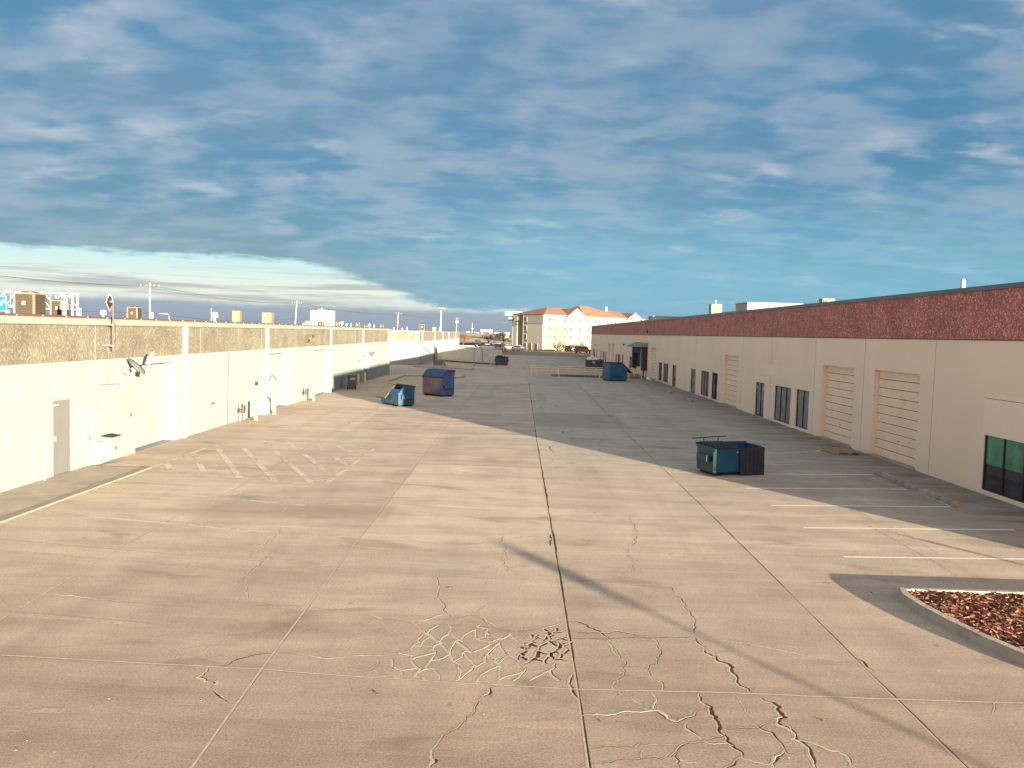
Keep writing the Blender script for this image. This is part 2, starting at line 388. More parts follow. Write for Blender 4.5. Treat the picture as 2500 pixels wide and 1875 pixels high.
def dumpmat(n, c, rust, amt=.7, lo=.55, hi=.66, sc=1.3):
    return mat(n, c, .5, .15, var=.18, scale=2.5, bump=.1, bscale=15, col2=rust, c2scale=sc, c2lo=lo, c2hi=hi, c2amt=amt, spec=.4)
m_dblue = dumpmat('blue_dumpster_steel', (.024, .074, .135), (.10, .075, .065), .5)
m_dnavy = dumpmat('faded_navy_steel', (.055, .105, .25), (.12, .09, .10), .35)
m_dpink = dumpmat('rust_pink_panel', (.22, .135, .15), (.075, .07, .12), .95, .42, .62, .85)
m_dteal = dumpmat('teal_dumpster_steel', (.012, .075, .145), (.012, .035, .07), .7)
m_dtealg = dumpmat('green_rubbed_corner', (.12, .38, .30), (.30, .45, .40), .6)
m_dgrey = dumpmat('dark_grey_face', (.05, .06, .068), (.04, .045, .05), .6)
m_dmid = dumpmat('mid_blue_steel', (.022, .10, .21), (.015, .06, .13), .6)
m_dblk = dumpmat('slate_dumpster_steel', (.045, .055, .075), (.02, .02, .025), .6)
m_lid = mat('black_ribbed_lid', (.028, .030, .046), .55, var=.2, scale=4)
m_lidg = mat('sun_faded_lid', (.075, .062, .052), .65, var=.15, scale=4)
m_bin = mat('brown_bin_plastic', (.085, .07, .06), .55, var=.15)
m_cont = mat('container_white_paint', (.50, .49, .465), .6, var=.07, scale=1.0, col2=(.25, .14, .09), c2scale=2.5, c2lo=.68, c2hi=.74, c2amt=.8)
m_dry = mat('dry_grass', (.24, .175, .105), .95, var=.3, scale=.35, bump=.5, bscale=2, col2=(.13, .095, .06), c2scale=.15, c2lo=.5, c2hi=.62, c2amt=.8, streak=(.4, 2, 1))
m_ground = mat('bare_ground', (.30, .235, .16), .95, var=.2, scale=.06, col2=(.20, .17, .11), c2scale=.02, c2lo=.45, c2hi=.6)
m_asph = mat('asphalt', (.055, .052, .052), .9, var=.15, scale=.5)
m_hcream = mat('hotel_cream_siding', (.27, .27, .25), .85, var=.04)
m_holive = mat('hotel_olive_siding', (.36, .35, .29), .85, var=.05, streak=(1, 1, 12), scale=1.5)
m_htrim = mat('hotel_white_trim', (.34, .34, .31), .8, var=.03)
m_hroof = mat('terracotta_shingles', (.20, .11, .078), .9, var=.1, scale=1.2, bump=.3, bscale=3)
m_hdoor = mat('hotel_brown_door', (.13, .06, .035), .6, var=.1)
m_bark = mat('bare_bark', (.10, .055, .038), .95, var=.25, scale=3)
m_pole = mat('weathered_pole', (.34, .31, .27), .9, var=.15, scale=3)
m_mast = mat('dark_pole_wood', (.07, .06, .05), .9, var=.15, scale=3)
m_sgreen = mat('sign_green', (.0, .26, .18), .5, var=.03)
m_aqua = mat('sign_aqua', (.10, .45, .36), .5, var=.03)
m_yel = mat('sign_yellow', (.55, .58, .12), .5, var=.03)
m_ink = mat('grey_lettering', (.14, .15, .19), .6, var=.05)
m_logo = mat('dark_logo', (.035, .03, .015), .6, var=.1)
m_red = mat('dark_red_paint', (.022, .010, .008), .6, var=.2)
m_awn = mat('grey_green_awning', (.20, .24, .20), .7, var=.08)
m_plumb = mat('dark_dock_fabric', (.05, .042, .055), .8, var=.2)
m_trash = mat('white_bags', (.60, .60, .58), .5, var=.08)

# ------------------------------------------------------------------ ground
def sheet(name, x0, x1, y0, y1, z, m, parent=None):
    return MB().quad((x0, y0, z), (x1, y0, z), (x1, y1, z), (x0, y1, z)).build(name, m, parent)
PX0, PX1, PY0, PY1 = 3.6, 14.4, 86.25, 91.2      # sunken loading ramp
def holed(name, x0, x1, y0, y1, z, m):
    b_ = MB()
    for a, b, c, d in ((x0, x1, y0, PY0), (x0, x1, PY1, y1), (x0, PX0, PY0, PY1), (PX1, x1, PY0, PY1)):
        b_.quad((a, c, z), (b, c, z), (b, d, z), (a, d, z))
    return b_.build(name, m, fix=False)
ground = struct(holed('ground', -4000, 4000, -3000, 6000, -.012, m_ground), 'bare tan ground reaching the horizon')
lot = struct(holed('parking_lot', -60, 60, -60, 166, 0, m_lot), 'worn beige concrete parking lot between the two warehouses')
rp = MB(); rp.quad((PX0, PY0, -.013), (PX1, PY0, -1.15), (PX1, PY1, -1.15), (PX0, PY1, -.013))
rp.quad((PX0, PY0, 0), (PX1, PY0, 0), (PX1, PY0, -1.2), (PX0, PY0, -.05)); rp.quad((PX0, PY1, 0), (PX1, PY1, 0), (PX1, PY1, -1.2), (PX0, PY1, -.05))
struct(rp.build('loading_ramp', mat('ramp_stained_concrete', (.17, .10, .06), .9, var=.25, scale=1.5), fix=False), 'brown stained sunken ramp between the yellow rails')
grass = sheet('dry_grass', -90, 90, 166.2, 203, .004, m_dry); tag(grass, 'strip of brown dead grass in front of the hotel', 'grass', kind='stuff')
hl = struct(sheet('hotel_lot', -60, 60, 203.2, 262, -.004, mat('pale_hotel_paving', (.42, .33, .25), .9, var=.12, scale=.3)), 'pale paving round the hotel')
road = struct(sheet('road', -200, -4.5, 262.3, 330, -.004, m_asph), 'dark asphalt road beyond the hotel lot')
bm_ = MB(); ys = [(380, 0.0), (440, 1.9), (520, 3.3), (640, 3.6), (900, 3.6)]
bx = [-400 + 25*i for i in range(25)]
rnd = random.Random(3)
for i in range(len(bx)-1):
    for k in range(len(ys)-1):
        def P(x, t):
            j = math.sin(x*.031+t*1.7)*.22*(1 if 0 < t < 4 else 0)
            return (x, ys[t][0]+math.sin(x*.02)*9, ys[t][1]+j)
        bm_.quad(P(bx[i], k), P(bx[i+1], k), P(bx[i+1], k+1), P(bx[i], k+1))
struct(bm_.build('embankment', mat('tan_embankment', (.36, .29, .19), .95, var=.2, scale=.03, streak=(.5, 2, 1))), 'tan grass embankment behind the road')

# --- draped strips: joints, cracks, painted lines
def dens(pts, step):
    out = [Vector(pts[0])]
    for a, b in zip(pts, pts[1:]):
        a, b = Vector(a), Vector(b); n = max(1, int((b-a).length/step))
        for k in range(1, n+1): out.append(a + (b-a)*(k/n))
    return out
SH = Vector((TS.x, TS.y, 0)).normalized()
def crackmesh(dark, rim, pts, w=.02, rw=.05, rh=.006, jit=.03, step=.09, seed=0, fade=True, rimd=1.0):
    """dark soil line with a chipped lip standing on its side away from the sun"""
    r = random.Random(seed); step = min(step, .05) if fade else step; P = dens(pts, step); n = len(P)
    w, rw, rh = w*.72, rw*.42, min(rh, .0095)*(.30 if not fade else .22); L_tot = sum((Vector(b)-Vector(a)).length for a, b in zip(pts, pts[1:]))
    Q = []; walk_ = 0.0; kk = 1.0
    ph = [r.uniform(0, 6.3) for _ in range(4)]; s_acc = 0.0; patchy = r.uniform(0, 6.3)
    for i, p in enumerate(P):
        t = (P[min(i+1, n-1)] - P[max(i-1, 0)]).normalized(); nn_ = Vector((-t.y, t.x, 0))
        if nn_.dot(SH) < 0: nn_ = -nn_
        s_acc += step
        off = jit*(.55*math.sin(s_acc*2.9+ph[0]) + .4*math.sin(s_acc*7.7+ph[1]) + .3*math.sin(s_acc*19+ph[2]) + r.gauss(0, .18))
        if not fade: off *= .6*math.sin(math.pi*min(1, s_acc/max(L_tot, .01)))
        kk = kk*.7 + .3*(1 + r.gauss(0, .7)); lip = max(0.0, math.sin(s_acc*1.9+patchy) + .45 + r.gauss(0, .25))
        Q.append((p + nn_*off, nn_, max(.2, kk), min(1.3, lip) if fade else .85))
    prev = None
    for i, (p, nv, k, lp_) in enumerate(Q):
        e = min(1, min(i, n-1-i)/4+.15) if fade else 1
        ww = w*k*e; hh = rh*(.5+.5*min(k, 1.6))*e*rimd*lp_; rr = max(rw*(.5+.5*k)*e*(.4+.6*lp_), (hh+.001)/.085)
        a = p + nv*(ww*.9) + Vector((0, 0, .0016)); b = p + Vector((0, 0, .0016))
        c = p - nv*(.004+hh*.6) + Vector((0, 0, .0016+hh)); d = p - nv*(rr+.007) + Vector((0, 0, .0010))
        cur = (a, b, c, d)
        if prev:
            dark.quad(prev[0], prev[1], b, a)
            rim.quad(prev[1], prev[2], c, b); rim.quad(prev[2], prev[3], d, c)
        prev = cur
def crack(pxs, name='crack', soil=None, **k):
    d, r = MB(), MB(); k.setdefault('seed', hash(tuple(pxs[0])) & 1023)
    crackmesh(d, r, [G(*p) for p in pxs], **k)
    o = d.build(name, soil or m_soil, lot, fix=False)
    if r.f: r.build('chipped_edge', m_rim, o, fix=False)
    return o
def zoom(pts, ox, oy, s): return [(ox+x/s, oy+y/s) for x, y in pts]

J = dict(w=.020, rw=.03, rh=.0045, jit=.012, step=.25, fade=False)
def joint(pxs, **k):
    kk = dict(J); kk.update(k); return crack(pxs, 'expansion_joint', soil=kk.pop('soil', m_soil2), **kk)
joint([(1439,1880),(1411,1682),(1382,1514.6),(1364,1398.4),(1340,1257.6),(1308.5,1069.3),(1291,934.8)], soil=m_soil, w=.050, jit=.02, rh=.003)
joint([(2366,1880),(2100,1620),(1879,1400),(1700,1222.8),(1609.2,1135.8),(1496.8,1028),(1408,934.8)], soil=m_soil, w=.036, rh=.002)
joint([(466,1880),(639.9,1634.4),(812.8,1400),(1000,1154.7),(1112.3,1010.8),(1180,930)])
joint([(0,1515.3),(192,1400),(300,1333),(460,1245),(569,1197),(819,1050),(926,996)])
joint([(0,1600),(250,1614),(520,1628.6),(640,1634.4),(850,1651.2),(1090,1666),(1411,1683.5)])
joint([(1411,1683.5),(1750,1691),(2100,1705),(2500,1718)])
joint([(300,1167),(569,1197),(740,1212),(974,1230.4),(1180,1246),(1340,1257.6)])
joint([(1340,1257.6),(1700,1261.4),(1900,1263.3),(2144,1264),(2300,1268)], rh=.003)
joint([(0,1315),(300,1342),(600,1366),(830,1385),(1060,1402),(1235,1414)], rh=.004)
joint([(1375,1424),(1700,1431),(1880,1436),(2120,1441),(2290,1447)], rh=.003, w=.01)
joint([(1560,1385),(1900,1395)], rh=.002, w=.008)
joint([(550,1037),(700,1052),(900,1080),(1080,1098),(1300,1115)], rh=.003, w=.012)
joint([(1000,1050),(1150,1064),(1290,1081)], rh=.003, w=.01)
joint([(1050,1105),(1180,1115),(1290,1122)], rh=.004, w=.008)
joint([(1060,1157),(1200,1169),(1290,1173)], rh=.003, w=.008)
joint([(1322,1126),(1480,1127),(1610,1128),(1760,1128)], rh=.002, w=.01)
joint([(1550,1183),(1650,1184)], rh=.004, w=.006)
joint([(2100,1272),(2290,1377),(2400,1445),(2455,1470)], soil=m_soil, w=.016)
joint([(1660,1020),(1850,1110),(2000,1190),(2130,1268),(2206,1300),(2290,1350)], w=.012)
joint([(1800,985),(1900,1052),(2000,1120),(2095,1165),(2170,1192)], soil=m_soil, w=.03, jit=.06)
joint([(972,932.5),(1016,940)], soil=m_soil, w=.05)

# cracks traced on the slabs
Z5 = (1350, 1400, 2.949); Z4 = (850, 1400, 3.403); Z8 = (1000, 900, 3.16); Z6 = (0, 1400, 2.602); Z7 = (300, 1050, 3.16)
def cz(pts, zz_, **k): return crack(zoom(pts, *zz_), **k)
D = dict(w=.058, rw=.06, rh=.010, jit=.07)
cz([(850,95),(935,205),(965,270),(1005,350),(1025,400),(1020,440)], Z5, w=.03, rw=.04, jit=.05)
cz([(1010,455),(1050,530),(1080,565),(1150,605),(1230,655),(1280,705),(1345,770),(1440,860)], Z5, w=.06, rw=.06, rh=.008, jit=.06)
cz([(115,470),(300,470),(420,470),(560,462),(700,460),(830,455),(960,460),(1020,450)], Z5, w=.028, jit=.03)
cz([(110,428),(200,420),(300,420),(470,415),(600,440),(700,445)], Z5, w=.04, jit=.04)
cz([(105,345),(180,350),(250,375),(290,410),(350,450),(380,475)], Z5, **D)
cz([(385,480),(440,540),(480,620),(510,670),(530,740),(445,800),(445,840)], Z5, w=.015, rw=.035, jit=.06)
cz([(415,475),(425,520),(470,600)], Z5, w=.014, jit=.05)
cz([(690,460),(745,510),(790,560),(750,630),(720,680),(735,740),(780,800),(770,850)], Z5, w=.02, rw=.04, jit=.07)
cz([(1060,455),(1180,482),(1290,492),(1380,500)], Z5, w=.018, jit=.03)
cz([(1380,505),(1320,535),(1250,575),(1180,600)], Z5, w=.01, rw=.02, jit=.04)
cz([(1400,505),(1530,540),(1680,570),(1900,610),(2050,635),(2200,632)], Z5, w=.012, rw=.02, jit=.03)
cz([(160,655),(300,665),(450,672),(700,672)], Z5, w=.012, rw=.03)
cz([(540,745),(640,740),(730,735)], Z5, w=.008, rw=.015)
cz([(480,850),(540,885),(600,945),(680,990)], Z5, w=.012, rw=.03, jit=.06)
cz([(725,855),(745,900),(765,940),(755,995)], Z5, w=.014, jit=.05)
cz([(205,1015),(320,1010),(450,1003),(600,1006),(740,1000),(820,1045),(890,1070),(960,1055),(1040,1015),(1120,980)], Z5, w=.02, rw=.06, rh=.010, jit=.05)
cz([(1075,865),(1100,920),(1125,975),(1155,1015),(1180,1065),(1210,1120),(1235,1190),(1270,1260),(1330,1330)], Z5, **D)
cz([(1040,1060),(1120,1063),(1175,1055)], Z5, w=.012, rw=.06, rh=.012)
cz([(930,1080),(985,1140),(1045,1195)], Z5, w=.04, rw=.07, rh=.01, jit=.07)
cz([(1220,1115),(1320,1107),(1480,1110),(1550,1085),(1600,1060)], Z5, w=.022, rw=.085, rh=.016, jit=.03)
cz([(1550,890),(1590,945),(1610,1000),(1620,1060),(1680,1110),(1720,1190),(1760,1250),(1820,1300),(1850,1350),(1870,1400)], Z5, w=.07, rw=.07, rh=.012, jit=.1)
cz([(1490,1080),(1550,1150),(1610,1210),(1650,1255),(1700,1275),(1760,1280)], Z5, **D)
cz([(1600,1075),(1680,1105),(1690,1130)], Z5, w=.03, rw=.06, jit=.06)
cz([(1640,1265),(1600,1300),(1590,1350),(1575,1385),(1590,1410)], Z5, w=.05, rw=.1, rh=.016, jit=.08)
cz([(1650,1230),(1720,1240),(1760,1245)], Z5, w=.02, rw=.06, rh=.012)
cz([(1755,1210),(1850,1235),(1960,1260),(2050,1275),(2110,1310),(2145,1340),(2140,1390)], Z5, w=.022, rw=.05, rh=.012, jit=.06)
cz([(2145,1345),(2212,1400)], Z5, w=.02, jit=.04)
cz([(1210,1120),(1225,1160),(1130,1185),(1040,1205),(950,1230),(880,1260),(850,1300),(800,1335)], Z5, w=.03, rw=.10, rh=.014, jit=.05)
cz([(1330,1330),(1400,1355),(1480,1378),(1570,1383)], Z5, w=.02, rw=.08, rh=.014, jit=.04)
cz([(1330,1332),(1290,1370),(1230,1400)], Z5, w=.06, rw=.10, rh=.014)
cz([(1090,1205),(1150,1235),(1230,1250),(1260,1265)], Z5, w=.02, rw=.06, rh=.012, jit=.09)
cz([(150,1395),(300,1350),(450,1340),(630,1335),(780,1338),(850,1290)], Z5, w=.02, rw=.06, rh=.012, jit=.05)
cz([(240,1250),(350,1248),(500,1255),(620,1265),(660,1245),(780,1240),(900,1235)], Z5, w=.012, rw=.05, rh=.010, jit=.05)
cz([(620,1268),(640,1300),(640,1330)], Z5, w=.014, jit=.06)
cz([(870,1260),(880,1320),(900,1350),(870,1400)], Z5, w=.03, rw=.05, jit=.07)
cz([(900,1355),(960,1370),(1030,1395)], Z5, w=.02, rw=.05, rh=.01, jit=.07)
cz([(1330,880),(1340,950),(1400,1010),(1440,1040)], Z5, w=.006, rw=.015, jit=.04)
# left of the centre joint
cz([(150,350),(280,378),(420,385),(520,405),(580,430)], Z4, w=.014, rw=.04, jit=.04)
cz([(730,10),(745,90),(745,170),(800,250),(805,315),(850,350),(855,400)], Z4, w=.02, rw=.03, jit=.05)
cz([(560,400),(680,382),(770,345),(805,320)], Z4, w=.008, rw=.05, rh=.008)
cz([(690,398),(850,380),(980,358),(1085,350),(1115,275)], Z4, w=.008, rw=.05, rh=.008, jit=.04)
cz([(1090,355),(1160,395),(1240,445)], Z4, w=.014, rw=.03, jit=.05)
cz([(0,695),(140,685),(280,690),(450,660),(520,635)], Z4, w=.014, rw=.06, rh=.010, jit=.03)
cz([(520,635),(580,570),(600,500),(640,455)], Z4, w=.02, rw=.06, rh=.010, jit=.05)
cz([(100,840),(200,795),(250,740),(260,700)], Z4, w=.010, rw=.04, jit=.04)
cz([(1330,470),(1500,480),(1600,470),(1680,440),(1760,410),(1810,400)], Z4, w=.014, rw=.05, rh=.008, jit=.03)
cz([(600,430),(700,438),(800,425),(930,430),(1060,440),(1240,450),(1400,470)], Z4, w=.012, rw=.06, rh=.010, jit=.04)
cz([(1250,930),(1180,940),(1140,980),(1100,1030)], Z4, w=.05, rw=.05, rh=.010, jit=.06)
cz([(1100,1035),(1060,1090),(960,1190),(925,1255),(830,1350),(760,1410),(725,1490),(705,1560),(700,1620)], Z4, w=.014, rw=.03, jit=.06)
cz([(725,1480),(712,1530),(705,1616)], Z4, w=.05, rw=.04, jit=.05)
cz([(900,1165),(960,1190)], Z4, w=.006, rw=.03)
cz([(1840,825),(1835,930),(1830,985),(1870,1025),(1900,1060)], Z4, w=.04, rw=.04, jit=.05)
cz([(220,800),(400,880)], Z4, w=.01, rw=.03, jit=.05)
# cracked patch: cells of broken slab
def patch(poly, cell, seed, soil, w, rw, rh, drop=.12):
    r = random.Random(seed); W_ = [G(*p) for p in poly]
    x0, x1 = min(p.x for p in W_), max(p.x for p in W_); y0, y1 = min(p.y for p in W_), max(p.y for p in W_)
    def inside(p):
        c = False
        for i in range(len(W_)):
            a, b = W_[i], W_[i-1]
            if (a.y > p.y) != (b.y > p.y) and p.x < (b.x-a.x)*(p.y-a.y)/(b.y-a.y)+a.x: c = not c
        return c
    node = {}; d, rm = MB(), MB()
    sx, sy = cell, cell*1.5
    for i in range(-1, int((x1-x0)/sx)+3):
        for j in range(-1, int((y1-y0)/sy)+3):
            for q in (0, 1):
                x = x0+i*sx+(sx/2 if j % 2 else 0); y = y0+j*sy+(q*sy*.42)
                node[i, j, q] = Vector((x+r.gauss(0, cell*.2), y+r.gauss(0, cell*.26), 0))
    for (i, j, q), p in node.items():
        links = []
        if q == 1:
            o = i+1 if j % 2 else i
            links = [(i, j, 0), (o, j+1, 0), (o-1, j+1, 0)]
        for L in links:
            if L in node and r.random() > drop:
                a, b = p, node[L]
                if inside((a+b)/2):
                    m_ = (a+b)/2 + Vector((r.gauss(0, .06), r.gauss(0, .06), 0))*cell*2
                    crackmesh(d, rm, [a, m_, b], w=w*r.uniform(.5, 1.5), rw=rw*r.uniform(.6, 1.2), rh=rh*r.uniform(.5, 1.4), jit=.035, step=.06, seed=r.random(), fade=False)
    o = d.build('crack_network', soil, lot, fix=False); rm.build('chipped_edge', m_rim, o, fix=False)
patch(zoom([(600,440),(1250,450),(1400,500),(1380,640),(1420,870),(1100,910),(500,880),(250,800),(450,680),(580,560)], *Z4), .29, 5, m_soil2, .016, .05, .0105, .08)
patch(zoom([(1470,510),(1700,465),(1815,470),(1830,640),(1780,720),(1640,750),(1400,740),(1440,640)], *Z4), .17, 8, m_soil, .055, .03, .005, .02)
patch(zoom([(1400,740),(1640,760),(1850,760),(1840,850),(1650,930),(1400,870)], *Z4), .30, 9, m_soil, .022, .04, .009, .25)
patch(zoom([(1060,690),(1200,665),(1290,705),(1180,740),(1060,735)], *Z8), .45, 12, m_soil2, .03, .09, .014)
patch(zoom([(975,462),(1150,460),(1240,500),(1100,515),(980,500)], *Z8), .8, 15, m_soil, .05, .03, .004, .35)
patch(zoom([(1240,480),(1420,470),(1450,510),(1250,520)], *Z8), .9, 17, m_soil, .03, .02, .003, .4)
patch(zoom([(990,285),(1230,288),(1230,310),(1000,302)], *Z8), 1.4, 19, m_soil, .05, .02, .003, .4)
patch(zoom([(960,405),(1560,405),(1500,470),(980,450)], *Z8), 1.3, 23, m_soil2, .03, .02, .002, .5)
patch(zoom([(820,40),(1010,120),(1180,330),(1100,480),(960,300)], 1600+0, 900+330/3.687*0+0, 3.687), 1.6, 29, m_soil2, .02, .02, .002, .6) if False else None
cz([(1058,600),(1085,620),(1120,655)], Z8, w=.06, rw=.04, jit=.08)
cz([(1060,603),(1110,590)], Z8, w=.05, rw=.02, jit=.05)
cz([(1410,650),(1450,680),(1500,710)], Z8, w=.03, rw=.03, jit=.06)
cz([(1475,545),(1450,600),(1480,640)], Z8, w=.02, rw=.02, jit=.06)
cz([(1710,1140),(1715,1200),(1765,1300),(1725,1370)], Z8, w=.02, rw=.03, jit=.06)
cz([(1725,1370),(1850,1378),(2000,1385),(2212,1400)], Z8, w=.014, rw=.02, jit=.03)
cz([(1130,1370),(1400,1374),(1665,1375)], Z8, w=.006, rw=.02, jit=.02)
cz([(1660,1378),(1680,1430),(1720,1500),(1760,1580)], Z8, w=.02, rw=.03, jit=.06)
cz([(620,1275),(740,1278),(820,1245)], Z8, w=.008, rw=.05, rh=.01)
cz([(760,1265),(880,1265)], Z8, w=.006, rw=.05, rh=.008)
cz([(120,1250),(350,1262)], Z8, w=.006, rw=.04, rh=.006)
cz([(715,1285),(705,1345),(740,1400),(745,1480),(740,1570)], Z8, w=.014, rw=.04, jit=.06)
cz([(785,1308),(880,1298),(1040,1300)], Z8, w=.02, rw=.02)
cz([(1070,1275),(1080,1330),(1100,1370)], Z8, w=.06, rw=.05, jit=.05)
cz([(1160,886),(1290,886),(1360,886)], Z8, w=.006, rw=.01)
cz([(1295,825),(1310,860),(1360,886)], Z8, w=.014, rw=.02)
# left slabs
cz([(285,128),(450,150),(600,162),(760,180),(900,188),(1040,205),(1240,215),(1380,208)], Z6, w=.012, rw=.035, rh=.007, jit=.04)
cz([(1560,198),(1740,200),(1880,212),(1945,225)], Z6, w=.012, rw=.05, rh=.008, jit=.04)
cz([(1970,222),(2080,228),(2200,238)], Z6, w=.01, rw=.05, rh=.008, jit=.04)
cz([(1585,0),(1550,25),(1518,68)], Z6, w=.014, rw=.04, jit=.05)
cz([(1560,80),(1590,130),(1585,180)], Z6, w=.01, rw=.04, jit=.05)
cz([(1735,505),(1600,525),(1500,550),(1440,580),(1385,595)], Z6, w=.03, rw=.06, rh=.012, jit=.03)
cz([(1320,600),(1325,650),(1335,690),(1360,715),(1345,735)], Z6, w=.03, rw=.06, rh=.010, jit=.08)
cz([(1345,738),(1410,780),(1480,812),(1518,820)], Z6, w=.03, rw=.03, jit=.03)
cz([(1750,508),(1860,510),(1960,515),(2060,540),(2212,535)], Z6, w=.01, rw=.05, rh=.008, jit=.03)
cz([(2065,545),(2045,600),(2020,635)], Z6, w=.01, rw=.05, rh=.008, jit=.07)
cz([(1420,512),(1410,540),(1340,570)], Z7, w=.012, rw=.06, rh=.008, jit=.06)
cz([(1620,530),(1590,570),(1545,595)], Z7, w=.012, rw=.06, rh=.008, jit=.06)
cz([(940,480),(880,520)], Z7, w=.008, rw=.04); cz([(1240,620),(1290,590)], Z7, w=.008, rw=.05, rh=.008)
cz([(850,722),(980,720),(1040,688)], Z7, w=.008, rw=.04, rh=.006)
cz([(1150,742),(1300,745),(1410,738),(1520,748)], Z7, w=.008, rw=.05, rh=.008)
cz([(1190,685),(1300,700),(1400,718)], Z7, w=.006, rw=.04, rh=.006)
cz([(1185,750),(1200,800),(1130,860),(1100,900),(1000,950),(960,990)], Z7, w=.014, rw=.04, jit=.07)
cz([(1400,770),(1600,772),(1750,790),(1850,805)], Z7, w=.006, rw=.04, rh=.006)
cz([(1070,1010),(1020,1050),(970,1105)], Z7, w=.02, rw=.05, jit=.05)
cz([(700,5+60),(760,5),(880,80)][:1]+[(760,70)], Z7, w=.004, rw=.02)
cz([(700,1245),(770,1250),(800,1262),(880,1300),(960,1298),(1060,1325)], (1900,1100,3.687), w=.03, rw=.03, jit=.05)
cz([(140,945),(380,955),(530,945),(700,935),(850,930)], (1900,1100,3.687), w=.012, rw=.02, jit=.04)
cz([(1780,1870),(1850,1700)], (2050,1350,4.74), w=.01, rw=.02)
cz([(190,1215),(240,1260),(290,1320),(335,1365)], (2050,1350,4.74), w=.07, rw=.04, jit=.05)

STRIPZ = [.0040]
def strip(a, b, wd, m, name='painted_line', z=None, parent=None):
    STRIPZ[0] += .00012; z = STRIPZ[0]
    a, b = Vector(a), Vector(b); d = (b-a).normalized(); n_ = Vector((-d.y, d.x, 0))*(wd/2)
    n = max(1, int((b-a).length/.5)); mb = MB()
    for k in range(n):
        p, q = a+(b-a)*(k/n), a+(b-a)*((k+1)/n)
        mb.quad(p-n_+Vector((0,0,z)), q-n_+Vector((0,0,z)), q+n_+Vector((0,0,z)), p+n_+Vector((0,0,z)))
    return mb.build(name, m, parent or lot, fix=False)
for a, b in [((1822*1.1302,1203*1.1302),(2560,1366)),((1735*1.1302,1140*1.1302),(2477,1294)),((1882,1234),(2320,1237.5)),((1821,1192),(2215,1194.5)),
             ((1846,1157.5),(2130,1158.7)),((1848,1107.5),(1990,1102)),((1611,1046.5),(1843,1048)),((1634,1062.5),(1810,1063))]:
    strip(G(*a), G(*b), .11, m_line if b[0] > 2100 else m_line_old)
strip(G(1990,1102), G(2020,1096.5), .11, m_line)
strip(G(2222,1194), G(2322,1236), .10, m_line)
m_line_ghost = paint('ghost_of_paint', (.52, .44, .34), .80, 1.35)
for a, b in [((248,1190),(743,1234)),((90,1250),(657,1299)),((-60,1339),(537,1391)),((-60,1491),(392,1529)),((-60,1728),(155,1737))]:
    strip(G(*a), G(*b), .13, m_line_old if a[1] < 1300 else m_line_ghost)
for a, b in zip(zoom([(180,305),(1550,425),(1945,140),(1220,80)], *Z7), zoom([(1560,425),(1945,140),(1225,80),(1225,80)], *Z7)):
    if a != b: strip(G(*a), G(*b), .17 if a[0] > 780 else .12, m_line_old)
strip(G(*zoom([(185,300)], *Z7)[0]), G(*zoom([(710,115)], *Z7)[0]), .17, m_line_old)
for a, b in [((340,255),(375,322)),((540,175),(640,350)),((710,115),(905,372)),((930,140),(1180,398)),((1165,160),(1460,412)),((1395,185),(1550,308)),((1620,205),(1750,285)),((1085,85),(1115,110)),((1262,88),(1330,140)),((1465,112),(1530,152)),((1650,120),(1755,170))]:
    a, b = zoom([a, b], *Z7); strip(G(*a), G(*b), .19, m_line_old)
# faded stencilled words in the hatched bay: blurred bars as far as they can be read
for q0, q1, nrow in (((1460,390),(1690,300),9), ((1690,235),(1860,165),7)):
    for i in range(nrow):
        f_ = i/(nrow-1); x = q0[0]+(q1[0]-q0[0])*f_; y = q0[1]+(q1[1]-q0[1])*f_
        a, b = zoom([(x-10, y-4), (x+95, y+8)], *Z7); strip(G(*a), G(*b), .09, m_line_old)

# ------------------------------------------------------------------ kerbs, walks, island
walk = struct(MB().box(-13.12, -11.5, -8, 24.55, .0, .05).build('sidewalk', m_walk, bevel=.01), 'narrow raised concrete walk along the left warehouse')
struct(MB().box(-11.5, -11.22, -8, 24.7, .0, .055).build('kerb', mat('tan_kerb', (.24, .205, .16), .9, var=.15, scale=4, bump=.3, bscale=30), bevel=.02), 'pale straight kerb edging the left sidewalk')
# planting island
isl = [(6.93,14.38),(6.80,14.0),(6.82,13.4),(6.92,12.7),(7.08,12.0),(7.28,11.4),(7.7,10.4),(8.2,9.5),(9.2,8.9),(13.0,8.7),(13.3,12.0),(13.3,14.0),(13.0,14.42)]
kw = .16
cx_, cy_ = sum(p[0] for p in isl)/len(isl), sum(p[1] for p in isl)/len(isl)
def inset(poly, d):
    out = []; n = len(poly)
    for i in range(n):
        a, b, c = Vector((*poly[i-1], 0)), Vector((*poly[i], 0)), Vector((*poly[(i+1) % n], 0))
        t = ((b-a).normalized() + (c-b).normalized()).normalized(); nv = Vector((-t.y, t.x, 0))
        if nv.dot(Vector((cx_, cy_, 0))-b) < 0: nv = -nv
        out.append(tuple((b+nv*d)[:2]))
    return out
i0 = isl; i1 = inset(isl, .035); i2 = inset(isl, kw)
kb = MB(); n = len(isl)
for i in range(n):
    j = (i+1) % n
    kb.quad((*i0[i], 0), (*i0[j], 0), (*i1[j], .15), (*i1[i], .15))
    kb.quad((*i1[i], .15), (*i1[j], .15), (*i2[j], .15), (*i2[i], .15))
    kb.quad((*i2[i], .15), (*i2[j], .15), (*i2[j], .08), (*i2[i], .08))
kerb_i = struct(kb.build('kerb', m_kerb, fix=False, bevel=.012), 'curved concrete kerb of the mulch island')
m_mul = []
for k, c in enumerate([(.23, .105, .06), (.20, .08, .045), (.15, .06, .038), (.25, .13, .078), (.21, .085, .052)]):
    m_mul.append(mat('wood_chip_%d' % k, c, .9, var=.3, scale=6))
ml = MB().add([(*p, .10) for p in i2], [tuple(range(n))])
